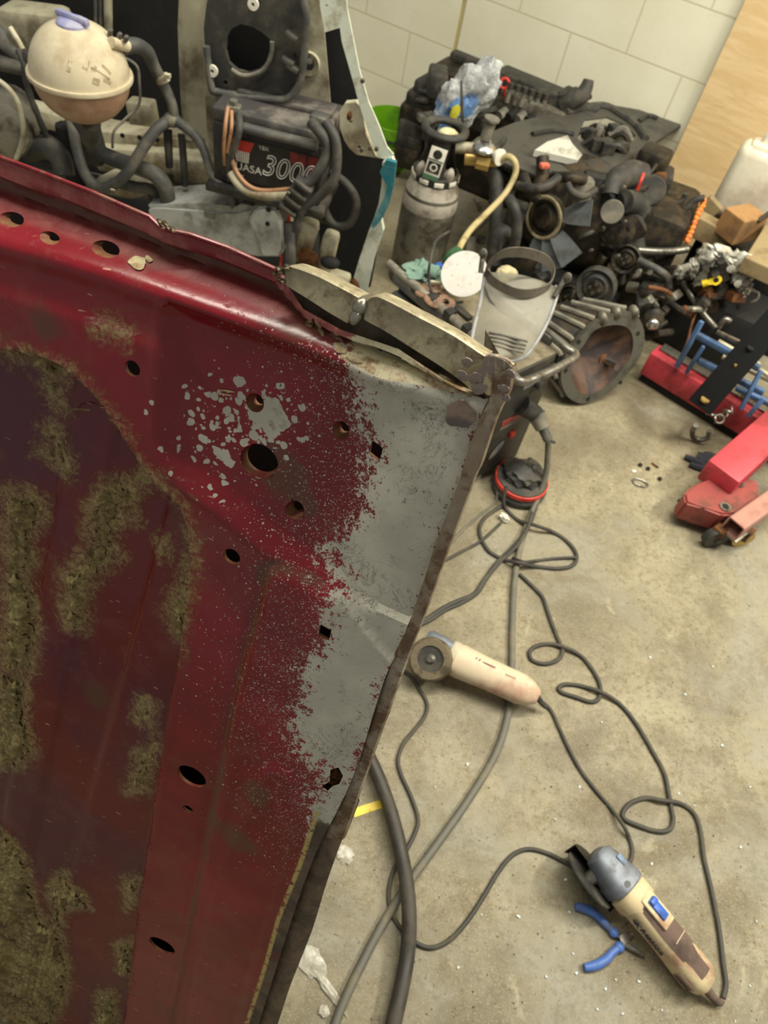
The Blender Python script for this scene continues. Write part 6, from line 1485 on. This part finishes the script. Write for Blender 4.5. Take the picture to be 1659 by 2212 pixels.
# grip: a shell over the upper right side
rows = []
for t in [L2 * k / 12 for k in range(2, 12)]:
    hw = .0300 + .0012 * math.sin(t * 20); r = []
    for k in range(9):
        a = math.radians(-44 + 88 * k / 8); r.append(b0 + g * t + (ss_ * math.sin(a) + uu_ * math.cos(a)) * (hw + .0035))
    rows.append(r)
obj('grip_pad', solid(loft(rows), .002), M_grip, g2, label='dusty brown rubber grip')
RS = Matrix((g, ss_ * -1, uu_)).transposed()
if RS.determinant() < 0: RS = Matrix((g, ss_, uu_)).transposed()
obj('switch_plate', box(b0 + g * .052 + uu_ * .0345, (.062, .034, .006), RS, .003), M_gcream, g2)
sw = obj('slide_switch', box(b0 + g * .050 + uu_ * .039, (.040, .018, .006), RS, .002), M_blue, g2, label='bright blue slide switch'); obj('switch_ridge', box(b0 + g * .036 + uu_ * .043, (.010, .017, .005), RS, .0015), M_blue, sw)
obj('grip_seam', box(b0 + g * L2 * .56 + uu_ * .0345, (.0016, .034, .001), RS), MAT('pale_seam', srgb(190, 170, 146), srgb(170, 150, 130), .3, 30, .6), g2)
h0_ = b0 - g * .004
obj('gear_head', section_loft(h0_, g, s2, u2, [(-.078, .012, .018, .004), (-.070, .024, .026, .002), (-.045, .031, .031, 0), (-.024, .034, .033, 0), (-.020, .037, .036, 0), (.0, .037, .036, 0), (.003, .033, .033, 0)], 24, 3.2), M_ggrey, g2, label='worn grey alloy gear head')
for a in (35, 75, 125, 160): 
    d_ = s2 * math.cos(math.radians(a)) + u2 * math.sin(math.radians(a)); p_ = h0_ - g * .010 + d_ * .033
    obj('head_screw', cyl(p_, p_ - g * .0 + d_ * .006, .006, 10), M_bright, g2)
obj('lock_button', box(h0_ - g * .042 + uu_ * .033 - ss_ * .012, (.022, .012, .004), RS, .002), MAT('dusty_blue', srgb(110, 134, 164), srgb(110, 112, 114), .5, 40, .5), g2)
wa = (s2 * math.cos(math.radians(40)) - u2 * math.sin(math.radians(40))).normalized(); wq = h0_ - g * .046 + wa * .040
obj('spindle', cyl(h0_ - g * .046 + wa * .02, wq + wa * .012, .014, 16), M_steel, g2)
obj('cutting_disc', lathe([(.010, -.0015), (.057, -.0015), (.057, .0015), (.010, .0015), (.010, -.0015)], wq + wa * .004, wa, 44, cap=False), M_rub, g2)
rows = []
ga = frame(wa, V(0, 0, 1))
for a in range(-5, 190, 15):
    d_ = ga @ V(math.cos(math.radians(a + 95)), math.sin(math.radians(a + 95)), 0)
    rows.append([wq - wa * .016 + d_ * .018, wq - wa * .016 + d_ * .062, wq + wa * .010 + d_ * .064, wq + wa * .011 + d_ * .060])
gd_ = loft(rows)
for v in gd_.verts: v.co.z = max(v.co.z, .003)
obj('wheel_guard', solid(gd_, .0015), M_iron, g2, label='dark steel wheel guard')
RLg = Matrix((g, u2, s2)).transposed()
if RLg.determinant() < 0: RLg = Matrix((g, -u2, s2)).transposed()
def on2(t, v, w_=.0): return b0 + g * t + u2 * v + s2 * (.0312 + w_)
bm = bmesh.new()
for k in range(2):
    for q in (-1, 1): box(on2(.042 + .007 * k + .003 * abs(q), .008 + q * .004, .0012), (.010, .003, .0012), RLg @ RZ(35 * q), 0, bm)
obj('chevron_mark', bm, M_blk, g2, False)
bm = bmesh.new(); r4 = random.Random(3)
x = .066
for k, (wd_, hh) in enumerate(((.008, .013), (.005, .009), (.006, .009), (.006, .010), (.005, .009), (.006, .009), (.004, .009))):      # the worn word, no longer readable
    box(on2(x, .006, .0), (wd_ * .9, .0022, .0026), RLg, 0, bm); box(on2(x - wd_ * .3, .004 + hh * .2, .0), (.002, hh, .0026), RLg @ RZ(-15), 0, bm); box(on2(x + wd_ * .2, .004 - hh * .1, .0), (.002, hh * .7, .0026), RLg @ RZ(20), 0, bm); x += wd_ + .0015
obj('worn_word', bm, M_blk, g2, False)
bm = bmesh.new()
for k in range(4): box(on2(L2 * .86, -.004 + .007 * k, .0016), (.034, .0022, .002), RLg @ RZ(4), 0, bm)
obj('vent_slots', bm, M_grip, g2, False)
tl_ = b1 + g * .012 - V(0, 0, .006)
obj('cord_sleeve', tube([tl_, F(1538, 2152, .02), F(1552, 2166, .014), F(1560, 2162, .01)], [.009, .008, .006, .005], 12, 5), M_grip, g2)
# blue handled side cutters
plr = empty('pliers', F(1345, 2030), 'open small pliers with blue handles lying below the cream grinder', 'pliers')
M_bh = MAT('blue_handle', srgb(72, 108, 178), srgb(96, 98, 112), .4, 60, .5)
def fz(px, py, z=.008): return F(px, py, z)
for nm, pts, rr in (('handle', ((1243, 1958), (1262, 1962), (1286, 1974), (1306, 1994), (1326, 2014)), [.0065, .0085, .0085, .0075, .0065]), ('handle', ((1262, 2090), (1284, 2086), (1308, 2074), (1322, 2058), (1338, 2046)), [.0065, .0085, .0085, .0075, .0065])):
    h_ = obj(nm, tube([fz(*p) for p in pts], rr, 12, 5), M_bh, plr); e_ = pts[-1]; q_ = pts[-2]
    obj('handle_guard', blob(fz(*e_), (.010, .010, .008), None, 2, .1), M_bh, h_)
obj('pivot', lathe([(0, 0), (.009, 0), (.010, .003), (.009, .008), (0, .009)], fz(1346, 2030, .006), (0, 0, 1), 20), M_steel, plr)
for pts, rr in ((((1332, 2020), (1346, 2026), (1362, 2021), (1368, 2020)), [.004, .006, .005, .002]), (((1344, 2044), (1352, 2040), (1372, 2052), (1392, 2066)), [.004, .0065, .006, .002])): obj('jaw', tube([fz(*p) for p in pts], rr, 8, 4), M_steel, plr)

# ------------------------------------------------------------------ cables and hoses on the floor
def cable(name, px, r, m, label, cat, lift=(), n=10, sub=6, end=None, start=None):
    P = [F(x, y, r + (0 if len(p) < 3 else p[2])) for p in px for x, y in [p[:2]]]
    P = [F(p[0], p[1], r + (p[2] if len(p) > 2 else 0)) for p in px]
    if start: P = start + P
    if end: P = P + end
    return thing(name, tube(P, r, n, sub), m, label, cat)
M_cab = MAT('dusty_cable', srgb(58, 56, 50), srgb(88, 82, 68), .5, 14, .6, 0, .1)
M_cabl = MAT('pale_cable', srgb(100, 98, 88), srgb(124, 116, 96), .5, 14, .6, 0, .1)
M_blackhose = MAT('foreground_hose', srgb(50, 46, 40), srgb(72, 66, 56), .5, 12, .5, 0, .15)
cable('torch_cable', [(1183, 985, .13), (1178, 1030, .07), (1160, 1080, .02), (1140, 1130, .003), (1122, 1190, .0), (1111, 1260), (1107, 1340), (1106, 1420), (1104, 1480), (1096, 1550), (1070, 1630), (1010, 1730), (945, 1822), (885, 1905), (830, 1990), (780, 2085), (740, 2170), (715, 2240), (690, 2320)], .0080, M_cabl, 'thick pale grey torch cable running from welder under the pinkish grinder', 'cable', start=[t3])
cable('mains_lead', [(1150, 1100, .012), (1140, 1140, .014), (1110, 1180, .004), (1072, 1218), (1044, 1256), (1026, 1282), (990, 1298), (960, 1312), (930, 1332), (900, 1348), (840, 1372)], .0055, M_cab, 'grey lead turning left behind the panel edge', 'cable')
cable('mains_lead', [(1160, 1070, .03), (1154, 1110, .014), (1122, 1172, .014), (1080, 1214, .003), (1050, 1252), (1032, 1280), (996, 1303), (962, 1318), (932, 1338), (898, 1354), (838, 1378)], .0045, M_cab, 'thinner grey lead lying along the lead that turns left', 'cable')
cable('looped_lead', [(1095, 1050, .05), (1088, 1080, .02), (1094, 1100), (1120, 1124), (1160, 1136, .02), (1200, 1152), (1232, 1176), (1246, 1202), (1236, 1222), (1204, 1228), (1160, 1224), (1122, 1216, .02), (1086, 1208), (1056, 1190), (1040, 1164), (1036, 1140), (1048, 1118), (1072, 1100), (1090, 1090)], .005, M_cab, 'dark lead lying in a flat loop right of the torch cable', 'cable')
cable('branch_lead', [(1246, 1204, .004), (1205, 1206), (1160, 1211), (1132, 1214, .02), (1108, 1205, .0)], .0042, M_cab, 'thin lead crossing inside the flat loop', 'cable')
cable('thin_lead', [(1074, 1062, .02), (1070, 1085), (1040, 1110), (1000, 1145), (970, 1175), (930, 1205)], .0032, M_cabl, 'thin pale lead running from below welder to the panel edge', 'cable')
cable('thin_lead', [(1082, 1130), (1040, 1168), (1000, 1190), (966, 1208), (930, 1226)], .0038, M_cab, 'thin dark lead below the thin pale one', 'cable')
cable('grinder_lead', [(1122, 1240), (1150, 1266), (1172, 1290), (1182, 1318), (1194, 1352), (1208, 1386), (1215, 1408), (1204, 1426), (1176, 1434), (1150, 1426), (1144, 1410), (1156, 1397), (1186, 1391), (1222, 1399, .006), (1256, 1418), (1282, 1450), (1296, 1480), (1294, 1508), (1276, 1516), (1244, 1506), (1214, 1496), (1207, 1486), (1222, 1478), (1256, 1482), (1300, 1496, .007), (1340, 1522), (1376, 1566), (1408, 1620), (1434, 1668), (1444, 1712), (1450, 1745, .0), (1454, 1772), (1446, 1792), (1420, 1796), (1380, 1784), (1350, 1770), (1346, 1754), (1364, 1734), (1396, 1724), (1430, 1729, .007), (1470, 1736), (1500, 1758), (1514, 1800), (1520, 1850), (1536, 1920), (1552, 2000), (1562, 2080), (1568, 2126), (1562, 2156)], .0048, M_cab, 'long dark lead with two small loops ending at the cream grinder', 'cable')
cable('grinder_lead', [(1172, 1517, .004), (1190, 1534), (1208, 1572), (1226, 1612), (1252, 1660), (1286, 1706), (1320, 1746), (1346, 1782, .012), (1360, 1812), (1366, 1840), (1358, 1866), (1330, 1885, -.001), (1290, 1886, -.001), (1250, 1878), (1220, 1862), (1180, 1842), (1140, 1834), (1106, 1848), (1076, 1884), (1046, 1934), (1012, 1986), (972, 2030), (932, 2047), (898, 2036, .0), (868, 2008), (846, 1970), (840, 1930), (850, 1880), (878, 1836), (900, 1790), (902, 1762), (886, 1716), (866, 1672), (860, 1640), (872, 1606), (896, 1576), (918, 1546), (922, 1518), (906, 1488), (884, 1458), (850, 1436)], .0042, M_cab, 'long thin lead from the pinkish grinder passing behind the cream grinder to the panel', 'cable')
cable('rubber_hose', [(760, 1560, .012), (786, 1612, .012), (818, 1680, .012), (846, 1760, .012), (866, 1840, .012), (880, 1920, .022), (884, 1990, .024), (880, 2060, .014), (868, 2130, .012), (850, 2212, .012), (836, 2290, .012)], .0138, M_blackhose, 'thick black rubber hose curving out from under the panel', 'hose', n=16)
tp0 = [F(762, 1748), F(790, 1738), F(816, 1730), (F(830, 1726))]
bm = loft([[p + V(0, 0, .0015), p + V(.0, 0, .0015) + (F(800, 1760) - F(796, 1742))] for p in tp0]); thing('yellow_strap', solid(bm, .0014), M_yel, 'flat bright yellow strap end lying under the rubber hose', 'strap')
# ------------------------------------------------------------------ small litter
M_clear = MAT('clear_film', srgb(214, 210, 196), srgb(176, 170, 150), .5, 40, .12, 0, .6, 90, Alpha=.55)
for i, (x, y, a, b, lab) in enumerate(((672, 2078, .030, .018, 'crumpled clear film beside the lower panel edge'), (712, 2140, .040, .007, 'wet shiny strip of foil left of the grey cable'), (700, 2185, .010, .008, 'small shiny foil flake nearest the bottom edge'), (745, 1845, .018, .014, 'small pinkish film scrap beside the panel'), (1090, 1118, .014, .010, 'small white cube like plug beside the looped lead'))):
    m = M_clear if i < 4 else M_white
    thing(('film_scrap', 'foil_strip', 'foil_flake', 'film_scrap', 'white_plug')[i], blob(F(x, y, .003 if i < 4 else .010), (a, b, .0035 if i < 4 else .010), RZ(-35), 3, .45, 2.5, i), m, lab, ('film', 'foil', 'foil', 'film', 'plug')[i])
c = F(1383, 1043, .003); e1 = V(.022, -.004, 0); e2 = V(.004, .013, 0)
thing('chain_link', tube([c + e1 * math.cos(t) + e2 * math.sin(t) for t in [2 * PI * k / 14 for k in range(14)]], .0030, 8, 3, closed=True), M_steel, 'oval steel link lying alone on the floor left of the red shoe', 'link')
for i, (x, y) in enumerate(((1382, 1006), (1399, 1014), (1424, 1036))):
    thing('hex_nut', lathe([(.003, 0), (.007, 0), (.007, .006), (.003, .006), (.003, 0)], F(x, y), (0, 0, 1), 6, cap=False), M_iron, ('dark nut farthest from the oval steel link', 'dark nut directly above the oval steel link', 'dark nut right of the oval steel link')[i], 'nut')
thing('screw', cyl(F(1408, 1000, .003), F(1422, 1010, .003), .003, 8), M_rusty, 'thin dark screw beside the three loose nuts', 'screw')
thing('paper_chip', box(F(1370, 1018, .002), (.012, .008, .002), RZ(20)), M_white, 'tiny cream chip left of the loose nuts', 'chip')
M_glass = MAT('glass_chip', srgb(214, 226, 226), srgb(190, 206, 206), .3, 80, .08, 0, .0)
chip = None; r5 = random.Random(12)
spots = [(1466, 1714), (1408, 1866), (1513, 1872), (1230, 1970), (1245, 2102), (1308, 2136), (1330, 2116), (1620, 2130), (1588, 2206), (1430, 2182), (1290, 2180), (1222, 1900), (1040, 1976), (990, 2090), (1120, 1980), (1500, 1740), (1310, 1740), (1252, 1700), (1600, 1830), (1634, 1990), (1180, 2110), (1380, 2120), (1345, 2190), (1480, 1500), (1560, 1610), (1300, 1560), (1010, 1650), (1200, 1770), (1620, 1700), (1404, 1420), (940, 1700), (1540, 1440), (1238, 2060)]
for i, (x, y) in enumerate(spots):
    p = F(x, y, .0016); sc_ = r5.uniform(.6, 1.25)
    if chip is None:
        chip = thing('glass_chip', blob(p, (.0034, .0026, .0018), None, 1, .4, 2, 2), M_glass, 'tiny glinting glass chip lying on the open concrete floor', 'glass chip', 'glass chips on the floor'); o = chip
    else:
        o = chip.copy(); COL.objects.link(o)
    o.location = p; o.scale = (sc_, sc_, sc_); o.rotation_euler = (0, 0, r5.uniform(0, 6))
grit = bmesh.new()
for i in range(900):
    x, y = r5.uniform(700, 1650), r5.uniform(900, 2205)
    p = F(x, y, .0008); s_ = r5.uniform(.0006, .0022)
    q = proj(p)
    b2 = bmesh.new(); bmesh.ops.create_icosphere(b2, subdivisions=1, radius=1)
    for v in b2.verts: v.co = V(v.co.x * s_ * r5.uniform(.7, 1.3), v.co.y * s_, v.co.z * .0009)
    merge(grit, b2, RZ(r5.uniform(0, 180)), p)
tag(obj('floor_grit', grit, MAT('grit', srgb(150, 138, 106), srgb(66, 56, 40), .6, 30, .9)), 'fine loose grit scattered over the concrete floor', 'grit', kind='stuff')
